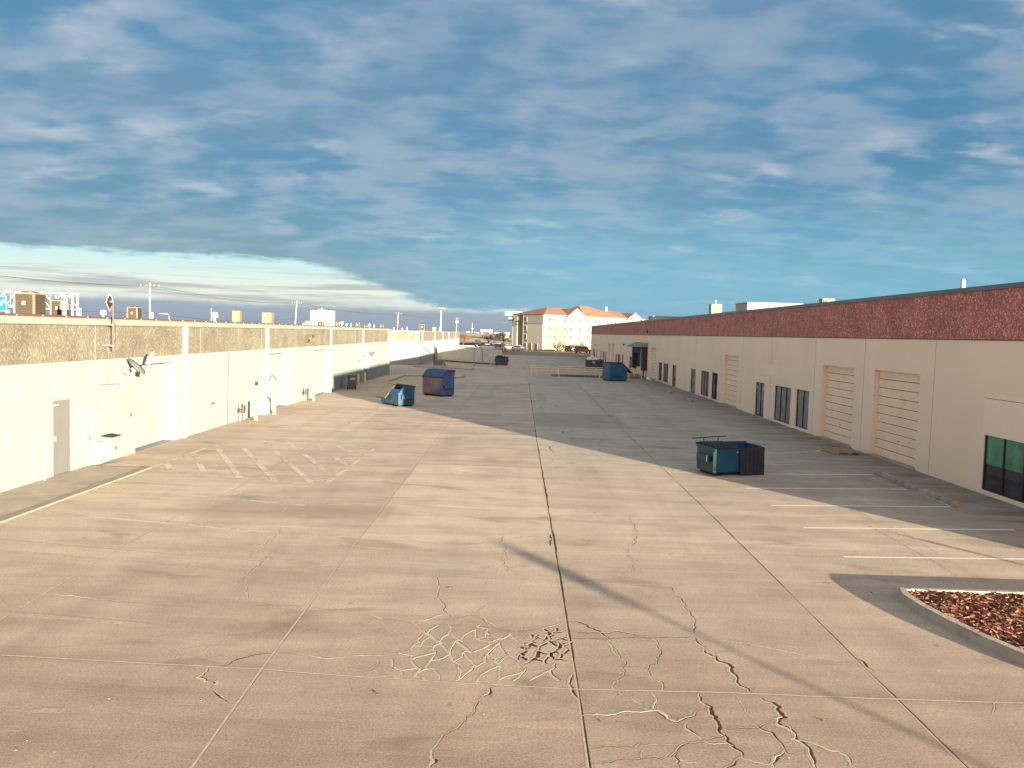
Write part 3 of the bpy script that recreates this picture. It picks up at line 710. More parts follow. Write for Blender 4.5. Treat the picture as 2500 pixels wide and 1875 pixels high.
mulch = ml.build('mulch', mat('mulch_soil', (.10, .045, .03), .95, var=.4, scale=3), fix=False)
tag(mulch, 'reddish brown wood mulch filling the kerbed island', 'mulch', kind='stuff')
for mm in m_mul: mulch.data.materials.append(mm)
def inpoly(poly, x, y):
    c = False
    for i in range(len(poly)):
        a, b = poly[i], poly[i-1]
        if (a[1] > y) != (b[1] > y) and x < (b[0]-a[0])*(y-a[1])/(b[1]-a[1])+a[0]: c = not c
    return c
vs = [tuple(v.co) for v in mulch.data.vertices]; fs = [tuple(p.vertices) for p in mulch.data.polygons]; mi = [0]
rr = random.Random(11)
for _ in range(15000):
    x, y = rr.uniform(6.9, 12.2), rr.uniform(9.2, 14.4)
    if not inpoly(i2, x, y): continue
    a = rr.uniform(0, 6.28); L = rr.uniform(.02, .065); w_ = rr.uniform(.008, .02); tl = rr.uniform(-.5, .5); z = .105+rr.uniform(0, .035)+.02*math.sin(x*5)*math.sin(y*6)
    dx, dy = math.cos(a)*L, math.sin(a)*L; nx, ny = -math.sin(a)*w_, math.cos(a)*w_; o_ = len(vs)
    t2 = rr.uniform(-.02, .02)
    vs += [(x-dx-nx, y-dy-ny, z-tl*.03), (x+dx-nx, y+dy-ny, z+tl*.03), (x+dx+nx, y+dy+ny, z+tl*.03+t2), (x-dx+nx, y-dy+ny, z-tl*.03+t2)]
    fs.append((o_, o_+1, o_+2, o_+3)); mi.append(rr.choice((1, 1, 2, 3, 4, 5, 5)))
me = bpy.data.meshes.new('mulch'); me.from_pydata(vs, [], fs)
for m_ in mulch.data.materials: me.materials.append(m_)
me.polygons.foreach_set('material_index', mi); mulch.data = me
# kerbs by the far recess
def kerbrun(pts, label, wd=.16, h=.13):
    P = [G(*p) for p in pts]; mb = MB()
    for a, b in zip(P, P[1:]):
        d = (b-a); mb.obox((a+b)/2+Vector((0, 0, h/2)), d, Vector((-d.y, d.x, 0)), (0, 0, 1), d.length+wd*.6, wd, h)
    return struct(mb.build('kerb', m_kerb), label)
kerbrun([(951.7,931),(987.5,918),(1030,919.5),(1075,923)], 'low kerb bending behind the two blue dumpsters', .22)
kerbrun([(1108,924.5),(1126,923),(1134,918)], 'short curved kerb end right of the navy dumpster', .22)
kerbrun([(1011,896),(1090,899.5),(1150,903),(1156,900)], 'long thin kerb in front of the equipment pad', .25)
kerbrun([(957,891.5),(1030,891),(1056,885)], 'kerb along the far warehouse wall', .3)
# wheel stops
def wheelstop(a, b, label, first=[None]):
    A, B = G(*a), G(*b); d = B-A; L = d.length; rz = math.atan2(d.y, d.x)
    o = empty('wheel_stop', (A+B)/2, label, 'wheel stop', 'concrete wheel stops by the right warehouse', rz)
    MB().prism([(-.10, 0), (.10, 0), (.07, .15), (-.07, .15)], 'x', -L/2, L/2).build('concrete_bar', m_stop, o, bevel=.02)
    for s in (-1, 1): MB().lathe((s*(L/2-.3), 0, .146), [(.018, 0), (.018, .012)], 8).build('anchor_pin', m_steel, o)
wheelstop((2138,1155), (2222,1193), 'concrete wheel stop nearest the large overhead door, further of the near pair')
wheelstop((2226,1194), (2334,1238), 'concrete wheel stop nearest the camera, with a white line along its foot')
wheelstop((1573,936), (1598,945), 'smallest far wheel stop right of the dark blue dumpster')
wheelstop((1608,949.5), (1637,961), 'middle one of the three far wheel stops')
wheelstop((1650,967), (1689,982), 'wheel stop in front of the dark door between windows')

# ------------------------------------------------------------------ wall builder
def wallgrid(mb, xp, depth, y0, y1, z0, z1, holes):
    """wall in plane x=xp with rectangular holes (ya,yb,za,zb); reveals go to xp+depth"""
    ys_ = sorted({y0, y1, *[h[0] for h in holes], *[h[1] for h in holes]}); ys_ = [y for y in ys_ if y0 <= y <= y1]
    zs_ = sorted({z0, z1, *[h[2] for h in holes], *[h[3] for h in holes]}); zs_ = [z for z in zs_ if z0 <= z <= z1]
    for a, b in zip(ys_, ys_[1:]):
        for c, d in zip(zs_, zs_[1:]):
            ym, zm = (a+b)/2, (c+d)/2
            if any(h[0] < ym < h[1] and h[2] < zm < h[3] for h in holes): continue
            mb.quad((xp, a, c), (xp, b, c), (xp, b, d), (xp, a, d))
    for h in holes:
        a, b, c, d, dep = h; x2 = xp+depth*dep
        mb.quad((xp, a, c), (x2, a, c), (x2, a, d), (xp, a, d)); mb.quad((xp, b, c), (xp, b, d), (x2, b, d), (x2, b, c))
        mb.quad((xp, a, d), (x2, a, d), (x2, b, d), (xp, b, d)); mb.quad((xp, a, c), (xp, b, c), (x2, b, c), (x2, a, c))

RX, LX = 14.33, -13.13
# ------------------------------------------------------------------ right warehouse
RY0, RY1 = 13.5, 163.0
rb = empty('warehouse', (RX, RY0, 0), 'long right warehouse in shade, beige walls under a red pebble band', 'building')
rb.location = (0, 0, 0)
def rop(pxl, pyt, pxr, pyb, kind, dep=.12, **k):
    a = WX(pxr, pyt, RX); b = WX(pxl, pyt, RX); zb = 0.006 if pyb is None else WX(pxl, pyb, RX).z
    return dict(y0=a.y, y1=b.y, z1=b.z, z0=zb, kind=kind, dep=dep, **k)
OPS = [
 rop(2405,1042,2620,1197.6,'window',.10,n=4,mat=m_green,hero=True),
 rop(2135.4,903,2247.7,None,'ohd',.24), rop(2009,891,2087.7,None,'ohd',.24),
 rop(1944.7,949.3,1976.2,1041.5,'window',n=2,mat=m_glassb), rop(1892,940,1932,1025,'window',n=3,mat=m_glassb),
 rop(1845.5,931.7,1867,1015,'door',n=2,mat=m_glassb), rop(1768.9,866,1803.5,None,'ohd',.24),
 rop(1738.4,908.8,1752.6,973.5,'window',n=2,mat=m_glass), rop(1712,904,1731.8,963.6,'window',n=3,mat=m_glassb),
 rop(1687,899.6,1698.8,961,'door',n=1,mat=m_glassb), rop(1641.9,890.4,1651,945,'door',n=1,mat=m_glass),
 rop(1620,886,1632,932,'window',n=3,mat=m_glassb), rop(1608.6,884,1616.3,928,'window',n=2,mat=m_glass),
 rop(1589.9,849,1602.8,None,'ohd',.24),
 rop(1537,870,1542.4,902,'door',n=1,mat=m_glass), rop(1548,872.5,1553,905,'door',n=1,mat=m_glass),
 rop(1518.6,866,1522,892,'door',n=1,mat=m_glass), rop(1508.5,864,1514,890,'window',n=2,mat=m_glass),
 rop(1503,863,1506.2,888,'window',n=1,mat=m_glass),
 rop(1493.7,839.5,1500,None,'ohd',.35), rop(1484.3,839,1490,None,'ohd',.35),
 rop(1477.8,859,1480.3,887,'window',n=1,mat=m_glass), rop(1472.3,857.5,1476,884,'window',n=1,mat=m_brownp),
 rop(1466.5,856,1468.7,876,'door',n=1,mat=m_brownp), rop(1456,854.5,1457.7,874,'door',n=1,mat=m_brownp),
 rop(1450.3,853,1453.4,872,'window',n=1,mat=m_glass), rop(1447.2,852.5,1449.3,871,'window',n=1,mat=m_glass),
]
BAND, RTOP = 4.73, 6.38
mb = MB(); wallgrid(mb, RX, 1, RY0, RY1, 0, BAND, [(o['y0'], o['y1'], max(o['z0'], .006), o['z1'], o['dep']) for o in OPS])
wall_r = mb.build('wall', m_rwall, rb, fix=False)
MB().box(RX, 46, RY0-.02, RY0+.2, 0, RTOP-.01).build('end_wall', m_rwall, rb)
MB().box(RX+.01, 46, RY1-.2, RY1, 0, RTOP-.01).build('end_wall', m_rwall, rb)
MB().box(45.8, 46, RY0+.2, RY1-.2, 0, RTOP-.01).build('back_wall', m_rwall, rb)
MB().box(RX-.035, RX+.25, RY0-.04, RY1+.02, BAND, RTOP-.15).build('pebble_band', m_agr, rb)
MB().box(RX-.02, RX+.02, RY0-.03, RY1, BAND-.035, BAND-.001).build('band_sill', m_brown, rb)
MB().box(RX-.075, RX+.35, RY0-.1, RY1+.05, RTOP-.147, RTOP).build('parapet_cap', m_capr, rb)
MB().box(RX+.36, 45.79, RY0+.21, RY1-.21, 5.9, 6.0).build('roof', m_roof, rb)
m_seal = mat('joint_sealant', (.40, .30, .22), .9, var=.05)
for px in (2286.5, 2114, 1993, 1886, 1814.8, 1761.7, 1700, 1660):
    y = WX(px, 830, RX).y
    MB().box(RX-.004, RX+.003, y-.011, y+.011, 0, BAND-.04).build('panel_joint', m_seal, rb)
MB().box(RX-.006, RX+.003, WX(2500,965,RX).y-2, WX(2405,952,RX).y, 2.93, 2.945).build('patch_seam', m_gap, rb)
pm = mat('repainted_patch', (.82, .665, .53), .88, var=.03)
for pxl, pyt, pxr, h in ((2405,957,2700,1.3),(1845,886,1935,.62),(1688,867,1735,.6),(1620,858,1652,.55)):
    a, b = WX(pxr, pyt, RX), WX(pxl, pyt, RX)
    MB().box(RX-.005, RX+.002, a.y, b.y, b.z-h, b.z).build('painted_sign_patch', pm, rb)
    MB().box(RX-.012, RX+.002, a.y, b.y, b.z+.004, b.z+.02).build('patch_ledge', m_ohd, rb)
for o in OPS:
    y0, y1, z0, z1, d = o['y0'], o['y1'], max(o['z0'], .006), o['z1'], o['dep']
    xi = RX+d
    if o['kind'] == 'ohd':
        nsec = 10; sh = (z1-z0)/nsec; w = y1-y0
        dr = MB()
        for k in range(nsec):
            za, zb2 = z0+k*sh+.012, z0+(k+1)*sh-.012
            dr.box(xi-.035, xi+.02, y0+.003, y1-.003, za, zb2)
            dr.box(xi-.045, xi-.034, y0+.02, y1-.02, za+sh*.28, za+sh*.36)
            dr.box(xi-.045, xi-.034, y0+.02, y1-.02, za+sh*.58, za+sh*.64)
        dro = dr.build('overhead_door', m_ohd, rb, bevel=.004)
        MB().box(xi+.004, xi+.03, y0+.003, y1-.003, z0, z1).build('panel_gap', m_gap, dro)
        MB().box(xi-.06, xi-.036, y0+w*.46, y0+w*.49, z0+sh*2.3, z0+sh*2.38).build('handle', m_black, dro)
        if w > 1.5: MB().box(RX-.12, xi-.05, y0-.05, y1+.05, 0, .06).build('sill', m_kerb, rb, bevel=.01)
    else:
        nm = 'window' if o['kind'] == 'window' else 'door'
        n = o['n']; fr = MB(); t = .05 if o['kind'] == 'window' else .06
        x0, x1 = xi-.07, xi-.005
        fr.box(x0, x1, y0+.002, y0+t, z0+.002, z1-.002); fr.box(x0, x1, y1-t, y1-.002, z0+.002, z1-.002)
        fr.box(x0, x1, y0+t, y1-t, z1-t, z1-.002); fr.box(x0, x1, y0+t, y1-t, z0+.002, z0+t)
        for k in range(1, n):
            ym = y0+(y1-y0)*k/n; fr.box(x0+.003, x1, ym-.03, ym+.03, z0+t, z1-t)
        if o['kind'] == 'door' and z1-z0 > 2: fr.box(x0+.003, x1, y0+t, y1-t, z0+1.0, z0+1.06)
        fo = fr.build(nm, m_frame, rb)
        for k in range(n):
            a, b = y0+(y1-y0)*k/n, y0+(y1-y0)*(k+1)/n
            mm = o['mat']
            if o.get('hero'):
                # interior seen through clear glass: green curtain above, dark room below
                MB().box(xi-.03, xi-.012, a+.03, b-.03, z0+t, z0+(z1-z0)*.42).build('pane', m_glass, fo)
                MB().box(xi-.03, xi-.012, a+.03, b-.03, z0+(z1-z0)*.42, z1-t-.12).build('pane', m_green, fo)
                MB().box(xi-.034, xi-.012, a+.03, b-.03, z1-t-.12, z1-t).build('blind_rail', m_glassb, fo)
            else:
                MB().box(xi-.03, xi-.012, a+.03, b-.03, z0+t, z1-t).build('pane', mm, fo)
                if mm is m_glassb:
                    sb_ = MB(); q = a+.12
                    while q < b-.12: sb_.box(xi-.034, xi-.029, q, q+.035, z0+t+.03, z1-t-.03); q += .16
                    sb_.build('blind', mat('vertical_blind', (.20, .20, .215), .7, var=.1), fo)
        if o['kind'] == 'door':
            MB().tube([(x0-.05, (y0+y1)/2-.1, z0+.95), (x0-.05, (y0+y1)/2-.1, z0+1.25)], .016).build('handle', m_steel, fo)
            if n == 2:
                MB().box(x0-.004, x0+.02, y0+.15, y0+.32, z1-.42, z1-.22).build('notice', m_white, fo)
                MB().box(x0-.004, x0+.02, y1-.25, y1-.17, z1-.42, z1-.2).build('notice', m_white, fo)
# awning dock with black seal
aw = empty('dock_shelter', (RX, WX(1568, 905, RX).y, 0), 'black dock seal with torn pale strip under a grey green awning', 'dock shelter')
ya, yb = WX(1581.5, 850, RX).y, WX(1553, 850, RX).y; zt = WX(1581.5, 849, RX).z; zb_ = WX(1581.5, 906, RX).z
aw.location = (0, 0, 0)
MB().box(RX-.02, RX-.5, ya, ya+1.2, zb_, zt).box(RX-.02, RX-.5, yb-1.2, yb, zb_, zt).box(RX-.02, RX-.5, ya+1.2, yb-1.2, zt-.7, zt).build('seal_pad', m_plumb, aw, bevel=.05)
MB().box(RX-.01, RX-.05, ya+1.2, yb-1.2, .95, zt-.7).build('dock_door', m_acd, aw)
MB().tube([(RX-.56, ya+1.0, zt-.15), (RX-.6, ya+1.1, zt-1.0), (RX-.58, ya+.95, zt-2.0), (RX-.6, ya+.7, zb_+.1)], .05).build('torn_strip', m_white, aw)
MB().add([(RX, ya-.1, zt+.55), (RX, yb+.4, zt+.55), (RX-1.1, yb+.4, zt+.04), (RX-1.1, ya-.1, zt+.04), (RX, ya-.1, zt+.04), (RX, yb+.4, zt+.04)],
         [(0,1,2,3), (0,3,4), (1,5,2), (2,5,4,3)]).build('awning', m_awn, aw)
MB().tube([(RX-1.1, ya-.1, zt+.02), (RX-1.1, yb+.4, zt+.02)], .03).build('awning_bar', m_black, aw)
MB().tube([(RX-.3, ya+.6, 0), (RX-.3, ya+.6, zb_+.05)], .07).build('support_post', m_red, aw)
# wall lights on right wall
def walllight(px, py, label, band=False):
    p = WX(px, py, RX); o = empty('flood_light', p, label, 'wall light', 'flood lights on the right warehouse')
    off = -.04 if band else 0
    MB().tube([(off, 0, 0), (off-.22, 0, .03)], .02).build('bracket', m_black, o)
    MB().obox((off-.30, 0, 0), (1, 0, -.5), (0, 1, 0), (.5, 0, 1), .13, .34, .26).build('lamp_housing', m_black, o, bevel=.02)
    MB().obox((off-.335, 0, -.055), (1, 0, -.5), (0, 1, 0), (.5, 0, 1), .02, .28, .2).build('lens', m_glassb, o)
walllight(1528, 841.5, 'black flood light, left one of the pair beside the awning')
walllight(1544.7, 843, 'black flood light closest to the grey green awning')
walllight(1456.4, 842.4, 'farthest black flood light near the end of the right wall')
walllight(1588, 810, 'small lamp fixed on the red pebble band above the awning', True)

# ------------------------------------------------------------------ left warehouse
lb = empty('warehouse', (0, 0, 0), 'long sunlit left warehouse, cream walls under a tan pebble band', 'building')
LY0, LY1, LB, LT = -12.0, 82.3, 3.29, 4.63
def lop(pxl, pyt, pxr, pyb, kind, dep):
    a = WX(pxl, pyt, LX); b = WX(pxr, pyt, LX); zb = 0.006 if pyb is None else WX(pxl, pyb, LX).z
    return dict(y0=a.y, y1=b.y, z1=a.z, z0=max(zb, .006), kind=kind, dep=dep)
LOPS = [lop(128.8,978.8,174.4,1164,'door',.06), lop(330,893,429,None,'ohd',.42), lop(655,861,704,None,'ohd',.42), lop(766,853.5,805,None,'ohd',.42), lop(887,845,903,None,'ohd',.42)]
LOPS[0]['z0'] = .05
for o in LOPS[1:]: o['z1'] = 3.02
mb = MB(); wallgrid(mb, LX, -1, LY0, LY1, 0, LB, [(o['y0'], o['y1'], o['z0'], o['z1'], o['dep']) for o in LOPS])
mb.build('wall', m_lwall, lb, fix=False)
MB().box(-45, LX-.01, LY1-.2, LY1, 0, LT-.01).build('end_wall', m_lwall, lb)
MB().box(-45, LX-.01, LY0, LY0+.2, 0, LT-.01).build('end_wall', m_lwall, lb)
MB().box(-45.2, -45, LY0, LY1, 0, LT-.01).build('back_wall', m_lwall, lb)
MB().box(LX-.3, LX+.008, LY0, LY1-.001, LB, 4.36).build('pebble_band', m_agl, lb)
MB().box(LX-.32, LX+.085, LY0, LY1+.02, 4.362, 4.57).build('fascia', m_fascia, lb)
ce = MB().box(LX-.5, LX+.11, LY0, LY1+.03, 4.572, LT); rc = MB()
ce.build('roof_edge', m_capl, lb)
y = 14.0
while y < 60:
    rc.lathe((LX+.115, y, 4.585), [(.02, 0), (.02, .02)], 6); y += 1.15
rc.build('edge_fixings', m_white, lb)
MB().box(-44.9, LX-.51, LY0+.2, LY1-.2, 4.40, 4.5).build('roof', m_roof, lb)
for px in (451, 651.5, 807, 885.5, 947.5):
    y = WX(px, 850, LX).y; w = .19 if px < 940 else .3
    MB().box(LX, LX+.075, y-w, y+w*.8, .0, 4.362).build('pilaster', m_lpil, lb)
for px in (232, 489, 637, 867):
    y = WX(px, 860, LX).y; MB().box(LX-.002, LX+.014, y-.018, y+.018, 0, 4.35).build('panel_joint', m_fascia, lb)
y = WX(556, 1000, LX).y; MB().box(LX-.002, LX+.006, y-.02, y+.02, 0, 3.2).build('panel_joint', m_gap, lb)
for o in LOPS:
    y0, y1, z0, z1 = o['y0'], o['y1'], o['z0'], o['z1']; xi = LX-o['dep']
    if o['kind'] == 'door':
        dd = MB().box(xi-.02, xi+.03, y0+.02, y1-.02, z0+.01, z1-.02).build('door', m_gdoor, lb)
        MB().box(xi+.031, xi+.06, y0+.08, y0+.18, z0+.98, z0+1.13).build('handle', m_boxl, dd, bevel=.005)
        MB().box(xi+.031, xi+.05, y0+.1, y0+.32, z1-.16, z1-.11).build('closer', m_boxl, dd)
        for zz_ in (z0+.3, z0+1.1, z0+1.95): MB().box(xi+.031, xi+.045, y1-.06, y1-.02, zz_, zz_+.12).build('hinge', m_gdoor, dd)
        MB().box(LX-.03, LX+.006, y0-.05, y0+.018, z0, z1+.05).box(LX-.03, LX+.006, y1-.018, y1+.05, z0, z1+.05).box(LX-.03, LX+.006, y0+.018, y1-.018, z1-.018, z1+.05).build('door_frame', m_fascia, lb)
    else:
        nsec = 7; sh = (z1-z0)/nsec; dr = MB()
        dr.box(xi-.02, xi+.03, y0+.004, y1-.004, z0+.02, z1-.003)
        for k in range(1, nsec): dr.box(xi+.029, xi+.0315, y0+.02, y1-.02, z0+k*sh-.006, z0+k*sh+.006)
        dr.build('overhead_door', m_lwall, lb, bevel=.003)
        MB().box(xi-.04, xi-.021, y0, y1, z0, z1).build('door_backing', m_fascia, lb)
# second warehouse beyond the recess
fb = empty('warehouse', (0, 0, 0), 'far left warehouse past the recess, white walls with a slim tan band', 'building')
FX = -12.75; FY0, FY1, FT = 103.5, 172.0, 4.40
FB_ = 3.05
MB().box(-48, FX, FY0, FY1, 0, FB_).build('wall', m_lpil, fb)
MB().box(-48, FX+.02, FY0-.02, FY1+.02, FB_, FT-.12).build('pebble_band', m_agl, fb)
MB().box(-48, FX+.08, FY0-.06, FY1+.06, FT-.12, FT).build('roof_edge', m_fascia, fb)
MB().box(-48, -13.3, LY1, FY0-.03, 0, .0).build('recess_floor', m_lot, fb) if False else None
for px in (1030, 1060, 1080, 1094.5, 1111):
    y = WX(px, 850, FX).y; MB().box(FX, FX+.12, y-.25, y+.25, 0, FT-.121).build('pilaster', m_lpil, fb)
for x in (-16.3, -13.2): MB().box(x-.16, x+.16, FY0-.1, FY0-.001, 0, FT-.121).build('pilaster', m_lpil, fb)

# ------------------------------------------------------------------ dumpsters
def make_dumpster(name, origin, rz, L, Wd, hf, hb, ws, body, label, lids, lidm, rim=m_black, front_mat=None, skid=.1, flip=False, pockets=(0, 1), ps=.55):
    o = empty(name, origin, label, 'dumpster', 'waste dumpsters in the alley', rz)
    prof = [(0, skid), (0, hf), (ws, hb), (Wd, hb), (Wd, skid+.04), (Wd-.12, skid)]
    t = .03; bd = MB()
    for x in (0, L-t): bd.prism(prof, 'x', x, x+t)
    bd.box(t, L-t, 0, t, skid, hf); bd.box(t, L-t, Wd-t, Wd, skid, hb); bd.box(t, L-t, t, Wd-t, skid, skid+t)
    bd.quad((t, 0, hf), (L-t, 0, hf), (L-t, ws*.55, hf+(hb-hf)*.55), (t, ws*.55, hf+(hb-hf)*.55)) if hb > hf+.05 else None
    bod = bd.build('body', body, o, bevel=.006)
    # stiffening ribs and top rim
    rb_ = MB()
    rb_.box(-.03, L+.03, -.035, .0, hf-.09, hf-.02); rb_.box(-.03, L+.03, Wd, Wd+.035, hb-.08, hb)
    rb_.prism([(0, hf-.06), (0, hf), (ws, hb), (Wd, hb), (Wd, hb-.06), (ws+.02, hb-.06)], 'x', -.035, -.002)
    rb_.prism([(0, hf-.06), (0, hf), (ws, hb), (Wd, hb), (Wd, hb-.06), (ws+.02, hb-.06)], 'x', L+.002, L+.035)
    rb_.box(.2, L-.2, -.02, -.002, skid+.02, skid+.09)
    rb_.build('rim', rim, o, bevel=.005)
    sk = MB()
    for x in (.12, L-.24): sk.box(x, x+.12, .05, Wd-.05, 0, skid)
    sk.build('skid', m_black, o)
    if front_mat: MB().box(.02, L-.02, -.008, -.002, skid+.02, hf-.1).build('front_panel', front_mat, o)
    for e in pockets:
        xx = -.14 if e == 0 else L+.002
        pk = MB(); pz = hf*ps
        pk.box(xx, xx+.138, Wd*.12, Wd*.82, pz, pz+.03).box(xx, xx+.138, Wd*.12, Wd*.82, pz+.2, pz+.23)
        pk.box(xx if e == 0 else xx+.12, (xx if e == 0 else xx+.12)+.02, Wd*.12, Wd*.82, pz+.03, pz+.2)
        po = pk.build('fork_pocket', body, o, bevel=.006)
        MB().box(xx+.02, xx+.118, Wd*.12+.004, Wd*.12+.02, pz+.032, pz+.198).build('pocket_mouth', m_black, po)
    # lids
    def ribbed(w, l, nr, name='lid'):
        mb = MB(); mb.box(0, w, 0, l, 0, .018)
        for k in range(nr):
            x = w*(k+.5)/nr; mb.prism([(x-w/nr*.28, .018), (x+w/nr*.28, .018), (x+w/nr*.18, .045), (x-w/nr*.18, .045)], 'y', .06, l-.06)
        mb.box(0, w, l-.05, l, -.03, .045); mb.box(0, .03, 0, l, -.03, .02); mb.box(w-.03, w, 0, l, -.03, .02)
        return mb
    slope = math.atan2(hb-hf, ws) if ws > 0 else 0
    LL = Wd+.06
    for k, st in enumerate(lids):
        if st is None: continue
        w = L/2-.01; x0 = k*L/2+.005
        if st == 'closed':
            a = MB(); pts = [(-.05, hf+.012), (ws, hb+.025), (Wd-.02, hb+.045)]
            nr = 7
            for p, q in zip(pts, pts[1:]):
                d = Vector((0, q[0]-p[0], q[1]-p[1])); L2 = d.length; up = Vector((0, -d.z, d.y)).normalized(); c = Vector((x0+w/2, (p[0]+q[0])/2, (p[1]+q[1])/2))
                a.obox(c, (1, 0, 0), d, up, w, L2+.02, .018)
                for r_ in range(nr): a.obox(c+up*.02+Vector((w*((r_+.5)/nr-.5), 0, 0)), (1, 0, 0), d, up, w/nr*.45, L2-.04, .03)
            a.build('lid', lidm, o, bevel=.004)
        else:
            # hinged over: hanging from edge
            mb = ribbed(w, LL*(st[2] if len(st) > 2 else 1), 6)
            edge, ang = st[0], st[1]
            lo = mb.build('lid', lidm, o, bevel=.004)
            if edge == 'back': lo.matrix_local = Matrix.Translation((x0, Wd+.05, hb+.03)) @ Matrix.Rotation(rad(ang), 4, 'X')
            if edge == 'front': lo.matrix_local = Matrix.Translation((x0, -.05, hf+.03)) @ Matrix.Rotation(rad(ang), 4, 'X') @ Matrix.Diagonal((1, 1, -1, 1))
            if edge == 'ridge': lo.matrix_local = Matrix.Translation((x0, ws+.12, hb+.08)) @ Matrix.Rotation(rad(ang), 4, 'X') @ Matrix.Diagonal((1, 1, -1, 1))
    MB().tube([(-.05, Wd+.03, hb+.02), (L+.05, Wd+.03, hb+.02)], .02).build('hinge_bar', m_black, o)
    return o
def ang(a, b): d = b-a; return math.atan2(d.y, d.x)
def P2(deg, r): return Vector((math.cos(rad(deg))*r, math.sin(rad(deg))*r, 0))
m_rust = mat('rusty_edge', (.10, .04, .03), .8, var=.3, scale=8)
b1 = make_dumpster('dumpster', Vector((-6.95, 47.04, 0)) + P2(130, 2.0), rad(-50), 2.0, 1.1, .81, 1.17, .3, m_dblue,
    'bright blue dumpster with a ribbed tan lid leaning over its front, straddling the shadow edge', (('ridge', 228, .95), None), m_lidg, rim=m_dblue, pockets=(1,))
b2 = make_dumpster('dumpster', Vector((-5.18, 55.14, 0)) + P2(139, 2.0), rad(-41), 2.0, 1.15, 1.34, 1.76, .38, m_dnavy,
    'tall navy dumpster with a faded pink rusty front panel', ('closed', 'closed'), m_dnavy, rim=m_rust, front_mat=m_dpink, pockets=(1,), ps=.42)
b3 = make_dumpster('dumpster', (6.49, 26.43, 0), rad(20), 1.92, 1.02, .90, .95, .2, m_dteal,
    'teal dumpster with one black lid hanging down its side, near the right shadow edge', ('closed', ('front', 268, .92)), m_lid, rim=m_dteal, pockets=(0,), ps=.48)
MB().tube([(.035, .0, .1), (.035, .0, .9)], .055, 12).build('rubbed_corner', m_dtealg, b3, smooth_=True)
MB().box(-.006, -.001, .06, 1.0, .11, .86).build('end_overlay', m_dgrey, b3)  # thin dark grey overlay covering the end face
MB().tube([(-.16, .16, .46), (-.19, .14, .48), (-.19, .14, .66), (-.16, .16, .68)], .014, 8).build('handle', m_white, b3)
MB().tube([(-.1, 1.2, 1.10), (1.2, 1.12, 1.17)], .017, 8).tube([(.3, 1.02, .95), (.27, 1.08, 1.04), (.34, 1.16, 1.12)], .014, 6).tube([(.86, 1.02, .95), (.83, 1.06, 1.06), (.9, 1.14, 1.15)], .014, 6).build('lid_bar', m_black, b3)
MB().box(.86, .92, -.012, -.003, .76, .79).build('sticker', m_white, b3)
MB().box(.0, .05, -.07, -.02, .13, .17).build('corner_cap', m_white, b3)
b4 = make_dumpster('dumpster', (10.8, 80.85, 0), rad(104), 2.0, 1.85, 1.42, 1.78, .42, m_dmid,
    'tall mid blue dumpster in front of the yellow railing, lid thrown open to the right', (('ridge', 222, .8), 'closed'), m_lid, rim=m_dmid, pockets=(0,), ps=.36)
b5 = make_dumpster('dumpster', (9.14, 109.95, 0), rad(3), 2.25, 1.2, 1.12, 1.2, .2, m_dblk,
    'dark slate dumpster with a white square emblem, piled with white bags behind the railing', (None, None), m_lid, rim=m_rust, pockets=(1,))
em = MB()
sq = []
for k in range(24):
    a = 2*math.pi*k/24; c_, s_ = math.cos(a), math.sin(a); q_ = (abs(c_)**4+abs(s_)**4)**.25
    sq.append((.98+c_/q_*.2, .84+s_/q_*.19))
em.add([(x, -.05, z) for x, z in sq], [tuple(range(24))])
em.build('emblem', mat('emblem_pale', (.36, .45, .47), .6, var=.05), b5, fix=False)
MB().tube([(.98+.11*math.cos(a), -.056, .86+.11*math.sin(a)) for a in [k*.524 for k in range(12)]], .012, 6).box(.84, 1.12, -.056, -.052, .69, .73).box(.90, 1.06, -.058, -.053, .83, .88).build('emblem_mark', m_dblk, b5)
MB().box(1.25, 1.36, -.05, -.04, .4, .52).box(.25, .5, -.05, -.04, .13, .2).box(.65, 1.35, -.05, -.04, .13, .19).box(1.6, 1.9, -.05, -.04, .13, .18).build('white_mark', m_white, b5)
tb = MB()
for k, (x, y, z, r_) in enumerate([(.5,.4,1.2,.38),(1.0,.5,1.22,.36),(1.45,.45,1.2,.3),(.85,.5,1.5,.3),(.8,.5,1.72,.16),(.3,.6,1.2,.3)]):
    rr_ = random.Random(k); tb.lathe((x, y, z), [(r_*.2, -r_*.7), (r_*.9, -r_*.45), (r_, 0), (r_*.8, r_*.4), (r_*.4, r_*.75), (.05, r_)], 9)
tg = empty('trash_bag', b5.location, 'heap of white trash bags topping the slate dumpster', 'trash', rz=rad(3)); tb.build('bag_heap', m_trash, tg)
b6 = make_dumpster('dumpster', (-4.85, 118.5, 0), rad(2), 1.9, 1.1, 1.15, 1.2, .2, m_dnavy,
    'royal blue dumpster half hidden beside the end of the white container', ('closed', None), m_lid, rim=m_dnavy, pockets=())
b7 = make_dumpster('dumpster', (-3.28, 110.86, 0), rad(-6), 1.68, 1.1, 1.12, 1.15, .2, m_dblk,
    'dark slate dumpster with bulging black lids at the right end of the containers', (None, None), m_lid, rim=m_black, pockets=(0, 1))
lp = [(1.62*k/12, 1.15+.26*math.sin(math.pi*min(1, k/8.5))+(.12 if 8 < k < 11 else 0)) for k in range(13)]
MB().prism([(0, 1.13)]+lp+[(1.62, 1.13)], 'y', -.03, 1.05).build('lid', m_black, b7)

